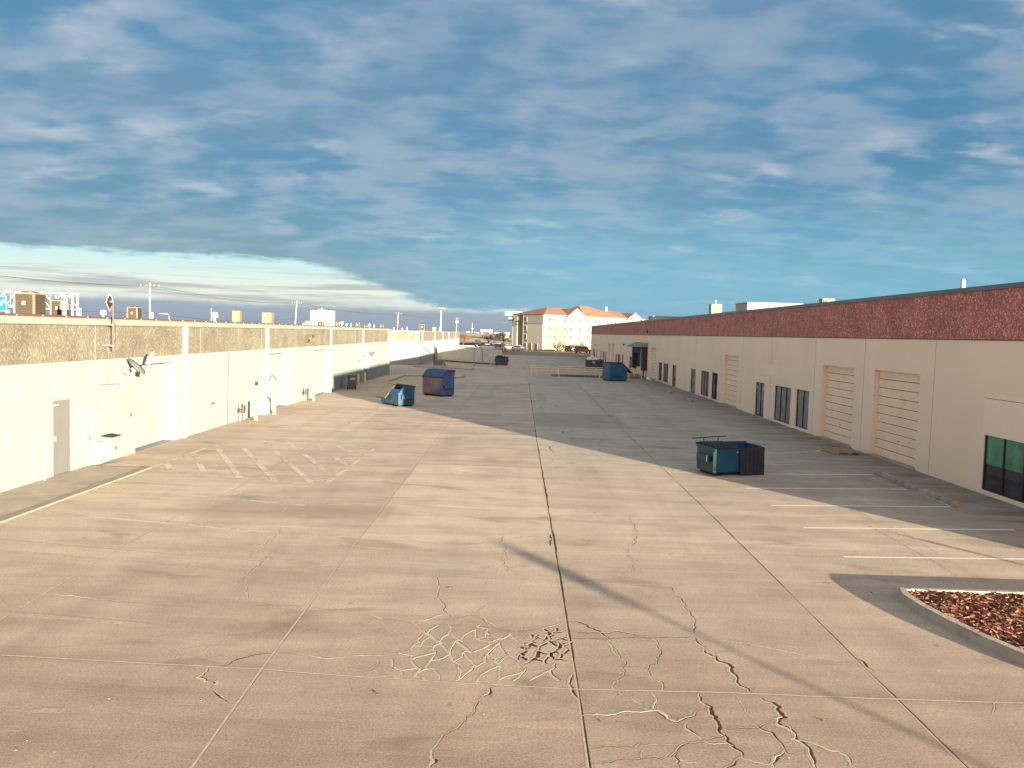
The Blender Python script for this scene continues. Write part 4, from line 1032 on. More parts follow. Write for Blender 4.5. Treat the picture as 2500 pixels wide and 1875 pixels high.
# container
ca, cb = Vector((-12.2, 121, 0)), Vector((-4.1, 113.5, 0)); cd = cb-ca; CL = cd.length
ct = empty('shipping_container', ca, 'long white corrugated container lying beyond the recess, upper edge in sun', 'container', rz=math.atan2(cd.y, cd.x))
mb = MB(); n = int((CL-1.7)/.28)
for k in range(n):
    x = .1+k*.28; mb.add([(x, 0, .18), (x+.09, .04, .18), (x+.19, .04, .18), (x+.28, 0, .18), (x, 0, 2.15), (x+.09, .04, 2.15), (x+.19, .04, 2.15), (x+.28, 0, 2.15)], [(0,1,5,4), (1,2,6,5), (2,3,7,6)])
mb.build('corrugated_side', m_cont, ct, fix=False)
MB().box(.05, CL-1.55, .05, 2.4, .16, 2.16).box(CL-1.35, CL, .05, 2.4, .16, 2.05).build('body', m_cont, ct)
MB().box(0, .12, -.02, .1, 0, 2.25).box(CL-1.62, CL-1.5, -.02, .1, 0, 2.25).box(0, CL-1.5, -.02, .06, 2.14, 2.25).box(CL-.1, CL, -.02, .1, 0, 2.12).box(CL-1.38, CL-1.28, -.02, .1, 0, 2.12).build('frame_post', m_cont, ct)
MB().box(0, CL, -.02, .06, .06, .18).build('bottom_rail', m_rust, ct)
MB().box(CL-1.48, CL-1.40, .02, .1, .3, 1.9).build('gap_lock', m_black, ct)
rr_ = random.Random(2); mb = MB()
for _ in range(14):
    x = rr_.uniform(.5, CL-.3); z = rr_.choice((.25, .3, .5, 1.2)); mb.box(x, x+rr_.uniform(.05, .15), -.012, -.004, z, z+rr_.uniform(.04, .12))
mb.build('rust_patch', m_rust, ct)
# equipment cabinet on pad with post
cab = empty('equipment_cabinet', (-10.1, 103.4, 0), 'grey utility cabinet on a concrete pad in the recess', 'cabinet', rz=rad(-8))
MB().box(-.85, .85, -.45, .7, 0, .1).build('pad', m_kerb, cab, bevel=.02)
MB().box(-.6, .65, -.3, .5, .1, .86).build('cabinet_box', mat('grey_cabinet', (.27, .25, .20), .6, var=.08), cab, bevel=.02)
mb = MB(); 
for k in range(9): mb.box(-.5+k*.12, -.45+k*.12, -.312, -.301, .2, .76)
mb.build('louvre', m_acd, cab)
tp = empty('steel_post', (-10.95, 104.6, 0), 'tall thin dark post beside the grey utility cabinet', 'post')
MB().box(-.07, .07, -.07, .07, 0, 2.65).build('post', m_mast, tp)
MB().box(.08, 5.2, -.03, .03, 2.62, 2.72).build('top_rail', m_steel, tp)
MB().box(5.1, 5.2, -.05, .05, 0, 2.61).build('post', m_boxl, tp)

# wheelie bin
bn = empty('wheelie_bin', (-12.35, 59.9, 0), 'brown wheelie bin with a white label by the left wall', 'bin', rz=rad(12))
bb = MB(); bb.add([(-.26,-.3,.06),(.26,-.3,.06),(.26,.26,.06),(-.26,.26,.06),(-.33,-.38,1.0),(.33,-.38,1.0),(.33,.34,1.0),(-.33,.34,1.0)],[(3,2,1,0),(4,5,6,7),(0,1,5,4),(1,2,6,5),(2,3,7,6),(3,0,4,7)])
bb.build('body', m_bin, bn, bevel=.02)
MB().box(-.37, .37, -.42, .38, 1.0, 1.06).build('lid', m_bin, bn, bevel=.02)
for s in (-1, 1): MB().tube([(s*.30-.03, -.34, .15), (s*.30+.03, -.34, .15)], .15, 16).build('wheel', m_rubber, bn)
MB().tube([(-.25, .44, 1.0), (.25, .44, 1.0)], .02).build('handle', m_bin, bn)
MB().box(-.1, .24, -.385, -.372, .80, .86).box(-.12, .22, -.375, -.362, .70, .76).build('label', m_white, bn)

# bollards
def bollard(px, py, h, m, label):
    p = G(px, py); o = empty('bollard', p, label, 'bollard', 'bollards along the left wall')
    MB().lathe((0, 0, 0), [(.085, 0), (.085, h-.03), (.07, h), (.02, h+.02)], 14).build('post', m, o, smooth_=False)
bollard(624, 1026, .92, m_boll, 'pale yellow bollard left of the white meter cabinet')
bollard(669.5, 1011, .92, m_boll, 'pale yellow bollard right of the white meter cabinet')
bollard(765, 978, .85, m_boll, 'yellow bollard beside the pipes between overhead doors')
bollard(874.5, 943.5, .95, m_boll, 'bright yellow bollard immediately right of the brown bin')
bollard(891, 939, .95, m_bollc, 'tan bollard in shade, second to the right of the bin')
bollard(957.5, 918, 1.0, m_bollc, 'cream bollard at the end corner of the left warehouse')

# railing
rl = empty('guard_railing', (0, 0, 0), 'yellow pipe guard railing round the sunken ramp', 'railing')
def rail(y, x0, x1, name='rail'):
    MB().tube([(x0, y, .87), (x1, y, .87)], .05).build(name, m_rail, rl); MB().tube([(x0, y, .62), (x1, y, .62)], .05).build(name, m_rail, rl)
rail(86.0, 1.35, 13.1); rail(91.45, 1.35, 13.1)
MB().tube([(1.35, 86.0, .87), (1.35, 91.45, .87)], .05).build('rail', m_rail, rl)
for y, xs in ((86.0, (1.4, 4.28, 8.6, 11.7, 13.05)), (91.45, (1.4, 4.33, 8.73, 13.05))):
    for x in xs: MB().box(x-.055, x+.055, y-.055, y+.055, 0, .82).build('post', m_rail, rl)

# pallet
pl = empty('pallet', (13.28, 33.1, 0), 'weathered wooden pallet lying by the second overhead door', 'pallet', rz=rad(6))
for k in range(7): MB().box(-.52, .52, -.72+k*.215, -.60+k*.215, .095, .115).build('deck_board', m_pallet, pl)
for x in (-.5, 0, .5): MB().box(x-.045, x+.045, -.72, .69, .02, .094).build('stringer', m_pallet, pl)
for y in (-.66, 0, .6): MB().box(-.52, .52, y-.05, y+.05, .0, .019).build('bottom_board', m_pallet, pl)

# things fixed to the left wall
def wl(px, py, off=0.0): return WX(px, py, LX+off)
def eb(name, p, label, cat, group=None, rz=0): return empty(name, p, label, cat, group, rz)
p = wl(297, 925)
ds = eb('satellite_dish', p, 'large satellite dish on a strut, dish edge on, beside the antenna mast', 'satellite dish', 'satellite dishes on the left wall')
m_dish = mat('dish_grey', (.13, .12, .115), .5, var=.05)
def dish(o, R_, ax, c, arm, m=m_dish):
    ax = Vector(ax).normalized(); u = ax.cross(Vector((0, 0, 1))).normalized(); v = u.cross(ax); c = Vector(c)
    vs = [c-ax*R_*.28]; fs = []; N = 24
    for q in range(1, 6):
        r_ = R_*q/5; d_ = -R_*.28*(1-(q/5)**2)
        for k in range(N): a = 2*math.pi*k/N; vs.append(c+ax*d_+u*(r_*math.cos(a))+v*(r_*math.sin(a)))
    for k in range(N): fs.append((0, 1+k, 1+(k+1) % N))
    for q in range(4):
        for k in range(N): fs.append((1+q*N+k, 1+(q+1)*N+k, 1+(q+1)*N+(k+1) % N, 1+q*N+(k+1) % N))
    mb = MB().add(vs, fs); d = mb.build('reflector', m, o, smooth_=True)
    so_ = d.modifiers.new('s', 'SOLIDIFY'); so_.thickness = .02
    low = c - v*R_*.95; foc = c + ax*R_*arm - v*R_*.25
    MB().tube([low, foc], .034*R_/.36).build('feed_arm', m_white, o)
    MB().obox(foc+(foc-low).normalized()*.06, foc-low, u, ax, .26*R_/.36, .17*R_/.36, .17*R_/.36).build('receiver', m_white, o, bevel=.015)
    MB().obox(c-ax*R_*.42, ax, u, v, .12, .16, .18).build('mount', m_boxl, o, bevel=.01)
dish(ds, .38, (.66, .16, .70), (.42, .25, .42), 1.25)
MB().tube([(0, 0, -.1), (.14, .08, .05), (.34, .2, .28)], .03).build('strut', m_white, ds)
MB().tube([(0, -.45, .0), (.25, .12, .1)], .01).tube([(0, -.25, .34), (.25, .12, .1)], .01).build('brace', m_pole, ds)
MB().obox((0.01, 0, -.12), (1, 0, 0), (0, 1, 0), (0, 0, 1), .03, .16, .22).build('foot_plate', m_white, ds)
mp = wl(250, 850); xm = LX+.34
yb_ = WX(276, 800, xm).y; zt_ = WX(274, 735, xm).z; zb2 = WX(276, 856, xm).z
an = eb('antenna_mast', (0, 0, 0), 'antenna mast bracketed to the left wall with a dark red diamond panel on top', 'antenna')
m_mst = mat('mast_steel', (.12, .095, .085), .6, .2, var=.15)
MB().tube([(xm, yb_, zb2), (xm, yb_, zt_)], .022, 10).build('mast', m_mst, an)
for pz in (WX(275, 793, xm).z, WX(275, 844, xm).z): MB().obox(((xm+LX)/2, yb_, pz), (1, 0, 0), (0, 1, 0), (0, 0, 1), xm-LX+.06, .05, .035).build('bracket', m_fascia, an)
dc = WX(267.5, 737.5, xm-.04)
nx = Vector((.35, -.94, 0)).normalized()
sidew = Vector((.5, .19, 0)).normalized()
dpos = Vector((xm-.11, yb_, dc.z))
MB().add([dpos+Vector((0,-.0,.26)), dpos+Vector((.05,.11,0))*1.0, dpos-Vector((0,0,.26)), dpos-Vector((.05,.11,0)), dpos+Vector((.02,-.015,.26)), dpos+Vector((.07,.1,0)), dpos+Vector((.02,-.015,-.26)), dpos+Vector((-.03,-.125,0))],
    [(0,1,2,3), (7,6,5,4), (0,4,5,1), (1,5,6,2), (2,6,7,3), (3,7,4,0)]).build('diamond_panel', m_red, an)
fr_ = [dpos+Vector((0,0,.28)), dpos+Vector((.055,.12,0)), dpos-Vector((0,0,.28)), dpos-Vector((.055,.12,0)), dpos+Vector((0,0,.28))]
MB().tube([v+Vector((.01, -.01, 0)) for v in fr_], .012, 6).build('panel_edge', m_white, an)
MB().tube([(xm, yb_, dc.z+.02), (xm-.1, yb_-.0, dc.z+.02)], .02).build('clamp', m_white, an)
cb_ = eb('wall_cable', (0, 0, 0), 'thin grey cables running down the wall from the antenna mast', 'cable')
m_cable = mat('grey_cable', (.13, .13, .11), .6, var=.1)
MB().tube([wl(*q, .02) for q in [(264,848),(266,880),(267.5,915),(267,930),(262,938),(246,939),(242.5,946),(239.5,975),(238,996)]], .011, 6).build('cable', m_cable, cb_)
MB().tube([wl(*q, .02) for q in [(262,938),(272,939),(284,936.5),(289,938),(292,944)]], .011, 6).build('cable', m_cable, cb_)
MB().tube([Vector((xm, yb_, zt_-.5)), wl(284, 800, .12), wl(283, 830, .1), wl(277, 845, .15)], .007, 6).build('cable', m_cable, cb_)
fl = eb('twin_flood_light', (0, 0, 0), 'pair of flood lamps on a conduit right of the grey door', 'flood light')
a = wl(227, 1012, .16)
MB().box(a.x-.1, a.x+.12, a.y-.12, a.y+.12, a.z-.15, a.z+.15).build('lamp_housing', m_white, fl, bevel=.02)
a2 = wl(246, 1009, .3)
MB().obox(a2, (1, .15, -.12), (0, 1, 0), (.1, 0, 1), .08, .3, .28).build('lamp_housing', m_boxl, fl, bevel=.03)
MB().tube([a, a2], .03).build('arm', m_steel, fl)
MB().tube([(LX+.06, a.y+.08, a.z-.1), (LX+.06, a.y+.08, wl(238, 1080).z)], .035).build('conduit', m_boxl, fl)
ec = eb('electrical_cabinet', (0, 0, 0), 'pale electrical cabinet pair with a tall pipe, below the twin flood lamps', 'electrical cabinet', 'electrical cabinets on the left wall')
q0, q1 = wl(236, 1075, .1), wl(236, 1138, .1)
zt1, zb1 = wl(238, 1078).z, wl(238, 1127).z
y0_, y1_ = wl(228, 1100).y, wl(246, 1100).y; y2_ = wl(270, 1100).y
MB().box(LX+.01, LX+.24, y0_, y1_, zb1, zt1).build('cabinet', m_white, ec, bevel=.01)
MB().box(LX+.01, LX+.32, y1_+.02, y2_, zb1+.06, zt1+.1).build('cabinet', m_boxl, ec, bevel=.01)
MB().prism([(LX+.005, zt1+.13), (LX+.35, zt1+.1), (LX+.35, zt1+.115), (LX+.005, zt1+.16)], 'y', y1_, y2_+.03).build('rain_hood', m_acd, ec)
MB().box(LX+.321, LX+.335, (y1_+y2_)/2-.02, (y1_+y2_)/2+.02, (zt1+zb1)/2, (zt1+zb1)/2+.12).build('latch', m_black, ec)
MB().tube([(LX+.12, y0_+.12, .05), (LX+.12, y0_+.12, zb1)], .07, 12).build('pipe', m_white, ec)
def smallbox(name, pa, pb, d, m, label, cat, group=None):
    a, b = wl(*pa), wl(*pb); o = eb(name, (LX, (a.y+b.y)/2, (a.z+b.z)/2), label, cat, group); h, w = abs(a.z-b.z)/2, abs(a.y-b.y)/2
    MB().box(0.002, d, -w, w, -h, h).build('box', m, o, bevel=.008); MB().box(d+.001, d+.008, -w*.6, w*.6, -h*.6, h*.6).build('cover', m_acl, o)
    return o
smallbox('junction_box', (206,1065), (216,1076), .1, m_boxl, 'small square box beside the grey door', 'junction box', 'small boxes on the left wall')
smallbox('junction_box', (318,1009.5), (321.5,1016), .03, m_acd, 'tiny dark outlet on the wall below the big dish', 'junction box', 'small boxes on the left wall')
smallbox('junction_box', (517,983), (521,986.5), .06, m_acd, 'tiny dark outlet midway along the blank wall panel', 'junction box', 'small boxes on the left wall')
st = eb('pipe_stub', (LX, wl(102, 1150).y, 0), 'short white pipe stub at the foot of the wall left of the grey door', 'pipe')
MB().tube([(.08, 0, .05), (.08, 0, .55)], .03).build('pipe', m_white, st)
# meters
def gasmeter(px, py, label):
    p = G(px, py); p.x = LX; o = eb('gas_meter', p, label, 'gas meter', 'gas meters on the left wall')
    MB().tube([(.12, -.18, 0), (.12, -.18, .82)], .03).tube([(.12, .3, 0), (.12, .3, .8)], .03).build('riser_pipe', m_pole, o)
    MB().tube([(.12, -.2, .8), (.12, .34, .8)], .028).build('cross_pipe', m_pole, o)
    MB().box(.03, .26, -.1, .2, .35, .72).build('meter_body', m_acg, o, bevel=.04)
    MB().lathe((.17, -.32, .42), [(.03, 0), (.1, .03), (.1, .1), (.04, .18)], 12).build('regulator', m_acg, o)
    MB().lathe((.2, .05, .73), [(.05, 0), (.05, .06)], 10).build('dial', m_steel, o)
gasmeter(600, 1027, 'brown gas meter set left of the first yellow bollard')
gasmeter(750, 978, 'cluster of pipes and meter between the overhead doors')
ec2 = eb('electrical_cabinet', (0, 0, 0), 'white electrical cabinet between the two pale yellow bollards', 'electrical cabinet', 'electrical cabinets on the left wall')
y0_, y1_ = wl(633, 1000).y, wl(656, 1000).y; za, zc = wl(645, 1008).z, wl(645, 974).z
MB().box(LX+.01, LX+.35, y0_, (y0_+y1_)/2, za, zc-.1).box(LX+.01, LX+.3, (y0_+y1_)/2+.02, y1_, za+.15, zc).build('cabinet', m_white, ec2, bevel=.01)
MB().tube([(LX+.15, y0_+.25, 0), (LX+.15, y0_+.25, za)], .06).build('pipe', m_white, ec2)
MB().tube([wl(646, 973, .05), wl(645.5, 942, .05)], .03).build('conduit', m_pole, ec2)
MB().tube([wl(614, 946, .04), wl(614, 984, .04), wl(617, 990, .04), wl(633, 984, .05)], .02).build('conduit', m_pole, ec2)
ds2 = eb('satellite_dish', wl(888, 893), 'small satellite dish with its back to the camera above the brown bin', 'satellite dish', 'satellite dishes on the left wall')
dish(ds2, .34, (.75, .1, .5), (.55, .3, 1.05), 1.3)
MB().tube([(0, 0, 0), (.25, .1, .35), (.45, .25, .85)], .03).build('strut', m_pole, ds2)
smallbox('meter_box', (869,877), (874,886), .15, m_boxl, 'grey meter box on conduit beside the small dish', 'meter box')
ds3 = eb('satellite_dish', wl(652, 936), 'tiny pale dish mounted low above the white meter cabinet', 'satellite dish', 'satellite dishes on the left wall')
dish(ds3, .2, (.8, .2, .5), (.35, .2, .3), 1.3); MB().tube([(0, 0, 0), (.3, .17, .2)], .02).build('strut', m_pole, ds3)
mt = eb('round_meter', wl(618, 936), 'round glass electric meter above the gas meter', 'electric meter')
MB().box(0.002, .1, -.15, .15, -.25, .25).build('box', m_boxl, mt, bevel=.01); MB().tube([(.1, 0, 0), (.22, 0, 0)], .09, 14).build('dial', m_acd, mt)
wp = eb('wall_pack_light', wl(748, 827), 'brown wall pack light on the tan pebble band', 'wall light', 'lights on the left warehouse')
MB().prism([(.01, .25), (.01, -.22), (.14, -.22), (.18, .02), (.42, .10), (.42, .25)], 'y', -.28, .28).build('housing', m_acg, wp, bevel=.02)
MB().prism([(.19, .03), (.40, .09), (.30, -.06)], 'y', -.2, .2).build('lens', m_acl, wp)
for px, py, lab in ((907, 861, 'small dark lamp right of the small dish'), (991, 864, 'small dark lamp on the far wall in the recess')):
    q = wl(px, py) if px < 950 else WY(px, py, FY0-.02); o = eb('wall_lamp', q, lab, 'wall light', 'lights on the left warehouse')
    MB().tube([(0, 0, 0), (.18, -.1, .02)], .03).build('arm', m_pole, o); MB().lathe((.22, -.12, -.08), [(.11, 0), (.1, .08), (.04, .14)], 10).build('shade', m_acd, o)
# foundation stain where soil meets the wall
# ------------------------------------------------------------------ rooftop equipment
def acunit(pxl, pxr, pyt, xw, label, style=0, zb=4.45):
    a, b = WX(pxl, pyt, xw), WX(pxr, pyt, xw); yc = a.y; w = abs(pxr-pxl)/FPX*yc*.86; h = a.z-zb
    o = eb('air_conditioner', (xw+w/2, yc+w/2, zb), label, 'air conditioner', 'rooftop air conditioners')
    mc = (m_acg, m_acl)[style]
    MB().box(-w*.53, w*.53, -w*.53, w*.53, 0, h*.06).build('base', m_steel, o)
    MB().box(-w/2+.02, w/2-.02, -w/2+.02, w/2-.02, h*.061, h*.94).build('coil', m_acd if style == 0 else m_acl, o)
    MB().box(-w/2, w/2, -w/2, w/2, h*.94, h).build('top_panel', m_acl, o, bevel=.01)
    g = MB(); nz = max(4, int(h*16))
    for k in range(nz):
        z = h*(.08+.85*k/nz); g.box(-w/2, w/2, -w/2, -w/2+.015, z, z+h*.4/nz); g.box(w/2-.015, w/2, -w/2+.016, w/2, z, z+h*.4/nz)
    g.build('louvre', mc, o)
    MB().box(-w/2-.004, -w/2+.05, -w/2-.006, -w/2+.05, h*.06, h*.94).build('corner_post', m_acl, o)
    MB().box(w/2-.05, w/2+.006, -w/2-.006, -w/2+.05, h*.06, h*.94).build('corner_post', m_acl, o)
    MB().lathe((0, 0, h), [(w*.4, 0), (w*.4, .03), (w*.05, .05)], 16).build('fan_guard', m_black, o)
    if style == 0: MB().box(-w*.08, w*.08, -w/2-.02, -w/2-.01, h*.55, h*.68).build('nameplate', m_white, o)
    return o
acunit(33, 92, 713, -16.6, 'largest brown rooftop air conditioner at far left, with a pale nameplate')
o = acunit(122, 160, 732, -16.9, 'second brown air conditioner, behind the shiny round vent')
acunit(310, 339, 749, -17.5, 'brown air conditioner between the antenna mast and the first utility pole')
acunit(567, 588, 758, -17.2, 'narrow beige slatted air conditioner right of the mushroom vent', 1)
acunit(640, 666, 762.5, -17.2, 'wide beige slatted air conditioner left of the leaning pole', 1)
acunit(774, 791, 785, -16.0, 'small air conditioner in front of the white billboard', 0, 4.5)
acunit(821, 830, 785.5, -16.4, 'small air conditioner just right of the white billboard', 0, 4.5)
acunit(869, 879, 788, -16.4, 'dark boxy air conditioner first past the billboard vents', 0, 4.5)
acunit(890, 900, 793, -16.4, 'low dark air conditioner second past the billboard vents', 0, 4.5)
acunit(928, 938, 792, -16.4, 'small two tone air conditioner before the third utility pole', 0, 4.5)
acunit(1025, 1039, 792, -16.4, 'dark fronted air conditioner on the far warehouse roof', 0, 4.38)
acunit(1056, 1066, 798, -16.4, 'pale air conditioner farthest along the far warehouse roof', 1, 4.38)
def vent(px, pyt, xw, r, label, kind='pipe', zb=4.45, m=None, grp='roof vents on the left warehouse'):
    a = WX(px, pyt, xw); o = eb('roof_vent', (xw, a.y, zb), label, 'roof vent', grp); h = a.z-zb; m = m or m_white
    if kind == 'pipe': MB().tube([(0, 0, 0), (0, 0, h)], r, 10).build('pipe', m, o)
    elif kind == 'drum':
        MB().lathe((0, 0, 0), [(r*.9, 0), (r*.75, h*.12), (r*.55, h*.2), (r*.55, h*.55)], 18).build('base', m_steel, o, smooth_=True)
        MB().lathe((0, 0, h*.55), [(r*.85, 0), (r, .03), (r, h*.32), (r*.8, h*.4), (r*.75, h*.45)], 18).build('cap', m_steel, o)
    else:
        MB().lathe((0, 0, 0), [(r*.7, 0), (r*.5, h*.15), (r*.35, h*.3), (r*.35, h*.6)], 14).build('base', m, o, smooth_=True)
        MB().lathe((0, 0, h*.55), [(r*.35, 0), (r, .05), (r*1.02, h*.25), (r*.8, h*.42), (r*.2, h*.46)], 16).build('cap', m, o, smooth_=True)
    return o
vent(157, 735, -15.6, .15, 'shiny drum shaped steel vent before the second air conditioner', 'drum')
vent(18, 757, -14.2, .05, 'short white stub vent at the far left roof edge')
vent(195, 753, -16.0, .05, 'thin white pipe vent right of the gantry foot', 'pipe')
vent(252, 757, -16.0, .12, 'white capped vent left of the antenna mast', 'mush')
vent(524, 762, -17.0, .19, 'white mushroom vent before the beige air conditioners', 'mush')
vent(516, 753, -18.0, .03, 'thin pole beside the white mushroom vent', 'pipe', m=m_pole)
vent(371, 763, -17.0, .06, 'short white stub at the foot of the first utility pole')
vent(835, 784.5, -16.2, .16, 'white mushroom vent right of the billboard', 'mush', 4.5)
for px, py, lab in ((741, 789, 'white stub vent left of the yellow sign'), (846, 790, 'first white stub vent right of the mushroom vent'), (857, 790, 'second white stub vent right of the mushroom vent'),
                    (902, 790, 'white stub vent on the low dark air conditioner'), (913, 793, 'stub vent before the two tone air conditioner'), (961, 799, 'white stub vent at the base of the third pole'), (982, 800.5, 'lowest stub vent past the third pole'), (994, 798, 'taller stub vent past the third pole')):
    vent(px, py, -16.2, .07, lab, 'pipe', 4.45)
# right roof
vent(2352, 681, RX+1.6, .085, 'white capped vent on the right roof near the frame edge', 'mush', 6.0, grp='roof vents on the right warehouse')
a = WX(2004, 729, RX+4); o = eb('roof_box', (RX+4, a.y, 6.0), 'low beige box with a slatted end on the right roof', 'roof unit')
MB().box(0, .75, -.3, .3, 0, a.z-6.0).build('box', m_acl, o, bevel=.01)
mb = MB(); [mb.box(.05+k*.09, .09+k*.09, -.315, -.301, .45, a.z-6.06) for k in range(3)]; mb.build('louvre', m_gap, o)
o = acunit(1737, 1767, 742, RX+6, 'square air conditioner with a white flue on the right roof', 1, 6.0)
w_ = o.location; MB().tube([(.0, 0, w_.z*0+.3), (0, 0, WX(1752, 730, RX+6).z-6.0)], .05).build('flue', m_white, o)

def simplebuilding(px0, px1, pyt, y, depth, label, m=m_htrim, cat='building', zb=0):
    a, b = WY(px0, pyt, y), WY(px1, pyt, y); o = eb('distant_building', ((a.x+b.x)/2, y, zb), label, cat); w = (b.x-a.x)/2; h = a.z-zb
    MB().box(-w, w, 0, depth, 0, h).build('wall', m, o)
    MB().box(-w-.15, w+.15, -.15, depth+.15, h, h+.35).build('parapet', m_acl, o)
    return o
simplebuilding(1825, 1960, 740, 260, 14, 'white flat roofed building showing above the middle of the red band')
simplebuilding(1594, 1669, 773.5, 300, 10, 'low white building above the far part of the red band')

# ------------------------------------------------------------------ hotel
HA = Vector((6.3, 212, 0)); hrz = rad(37.7)
ht = empty('hotel', HA, 'four storey cream and olive hotel with a terracotta hip roof', 'building', rz=hrz)
HL, HW, HE = 37.0, 13.3, 9.41
def wallbox(name, x0, x1, y0, y1, z0, z1, m): return MB().box(x0, x1, y0, y1, z0, z1).build(name, m, ht)
fl3 = 7.0
wallbox('lower_wall', 0, HL, 0, HW, 0, fl3, m_holive)
wallbox('upper_wall', 0, HL, -.01, HW, fl3+.12, HE, m_hcream)
wallbox('trim_band', -.06, HL+.06, -.07, HW+.06, fl3, fl3+.12, m_htrim)
wallbox('eave_trim', -.35, HL+.35, -.35, HW+.35, HE, HE+.12, m_htrim)
for u in (0, 14.2, 17.0): wallbox('corner_trim', u-.12, u+.2, -.1, .02, 0, HE, m_htrim)
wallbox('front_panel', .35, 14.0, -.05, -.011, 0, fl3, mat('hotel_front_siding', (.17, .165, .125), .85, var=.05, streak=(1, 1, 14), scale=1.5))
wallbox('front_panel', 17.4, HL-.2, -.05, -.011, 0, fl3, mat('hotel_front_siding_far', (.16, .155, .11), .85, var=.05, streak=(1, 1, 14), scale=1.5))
wallbox('bay_panel', 8.0, 13.0, -.35, -.051, 2.5, HE, m_hcream)
wallbox('corner_trim', -.12, .15, HW-.2, HW+.05, 0, HE, m_htrim)
# shaded recess in the end wall
ya_, yb2 = 8.5, 11.0
MB().box(-.02, -.4, yb2+.0, HW, 0, HE).box(-.02, -.4, 0, ya_, 0, fl3).build('end_wing', m_holive, ht)
MB().box(-.02, -.4, 0, ya_, fl3+.1, HE).build('end_wing_top', m_hcream, ht)
MB().box(-.021, -.03, ya_, yb2, 0, HE).build('recess_wall', mat('recess_siding', (.20, .185, .15), .85, var=.05), ht)
MB().box(-.42, -.46, ya_-.3, ya_, 0, HE).build('corner_trim', m_htrim, ht); MB().box(-.42, -.46, HW-.35, HW, 0, HE).build('corner_trim', m_htrim, ht)
def hip(name, x0, x1, y0, y1, ra, rb_, z0, z1, m, ry=None):
    ym = (y0+y1)/2
    return MB().add([(x0,y0,z0),(x1,y0,z0),(x1,y1,z0),(x0,y1,z0),(ra,ym,z1),(rb_,ym,z1)], [(0,1,5,4),(1,2,5),(2,3,4,5),(3,0,4),(3,2,1,0)]).build(name, m, ht)
hip('roof', -.6, HL+.6, -.6, HW+.6, 6.4, HL-5.5, HE+.13, 11.75, m_hroof)
hip('roof', 12.9, 28.5, -.62, HW+.6, 17.9, 20.6, HE+.14, 12.75, m_hroof)
def gable(u, w, hgt, label=None):
    MB().add([(u-w, -.75, HE-.1), (u+w, -.75, HE-.1), (u, -.75, HE+hgt)], [(0, 1, 2)]).build('gable_wall', m_htrim, ht, fix=False)
    mb = MB(); d = 5.5
    for s in (-1, 1):
        mb.add([(u+s*(w+.35), -.95, HE-.3), (u, -.95, HE+hgt+.05), (u, d, HE+hgt+.05), (u+s*(w+.35), d*.2, HE-.3), (u+s*(w+.35), -.95, HE-.15), (u, -.95, HE+hgt+.22), (u, d, HE+hgt+.22), (u+s*(w+.35), d*.2, HE-.15)], [(0,1,2,3),(7,6,5,4),(0,4,5,1)])
    mb.build('gable_roof', m_hroof, ht)
    MB().tube([(u-w-.35, -.97, HE-.2), (u, -.97, HE+hgt+.15), (u+w+.35, -.97, HE-.2)], .12, 4).build('gable_trim', m_htrim, ht)
gable(10.5, 2.9, 1.9); gable(32.6, 2.6, 1.6)
def hwin(x, y, z, w, h, face, m=m_glass):
    if face == 'f':
        o = MB().box(x-w/2-.12, x+w/2+.12, y-.06, y+.0, z-.12, z+h+.12).build('window', m_htrim, ht)
        MB().box(x-w/2, x-.05, y-.08, y-.061, z, z+h).box(x+.05, x+w/2, y-.08, y-.061, z, z+h).build('pane', m, o)
    else:
        o = MB().box(-.47, -.401, y-w/2-.12, y+w/2+.12, z-.12, z+h+.12).build('window', m_htrim, ht)
        MB().box(-.49, -.471, y-w/2, y-.05, z, z+h).box(-.49, -.471, y+.05, y+w/2, z, z+h).build('pane', m, o)
        MB().box(-.50, -.401, y-w/2, y+.1, z-.75, z-.3).build('air_vent', m_acd, o)
def upos(px):
    k = (px-1265)/FPX; return (k*HA.y-HA.x)/(math.cos(hrz)-k*math.sin(hrz))
m_hglass = mat('curtained_hotel_glass', (.02, .02, .02), .6, var=.2)
for px in (1337, 1350.7, 1373.7, 1387, 1409, 1430.6, 1450.6, 1477.5, 1496):
    u = upos(px)
    for r_, zz_ in enumerate((.8, 3.15, 5.45, 7.75)):
        if px == 1337 and r_ == 0: continue
        bay = 8.0 < u < 13.0 and r_ > 0
        hwin(u, -.351 if bay else -.051, zz_, .75, 1.0, 'f', m_hglass)
hwin(32.6, -.76, HE-.0, .6, .9, 'f', m_hglass)
for zz_ in (.9, 3.15, 5.45, 7.75): hwin(0, 7.2, zz_, .75, 1.0, 'e')
for y in (4.9, 2.4):
    d_ = MB().box(-.46, -.401, y-.42, y+.42, 0, 1.95).build('door', m_htrim, ht); MB().box(-.48, -.461, y-.32, y+.32, 0.02, 1.85).build('door_leaf', m_hdoor, d_)
MB().box(-.05, -.12, ya_+.2, ya_+.9, 0, 2.0).build('door', m_hdoor, ht)
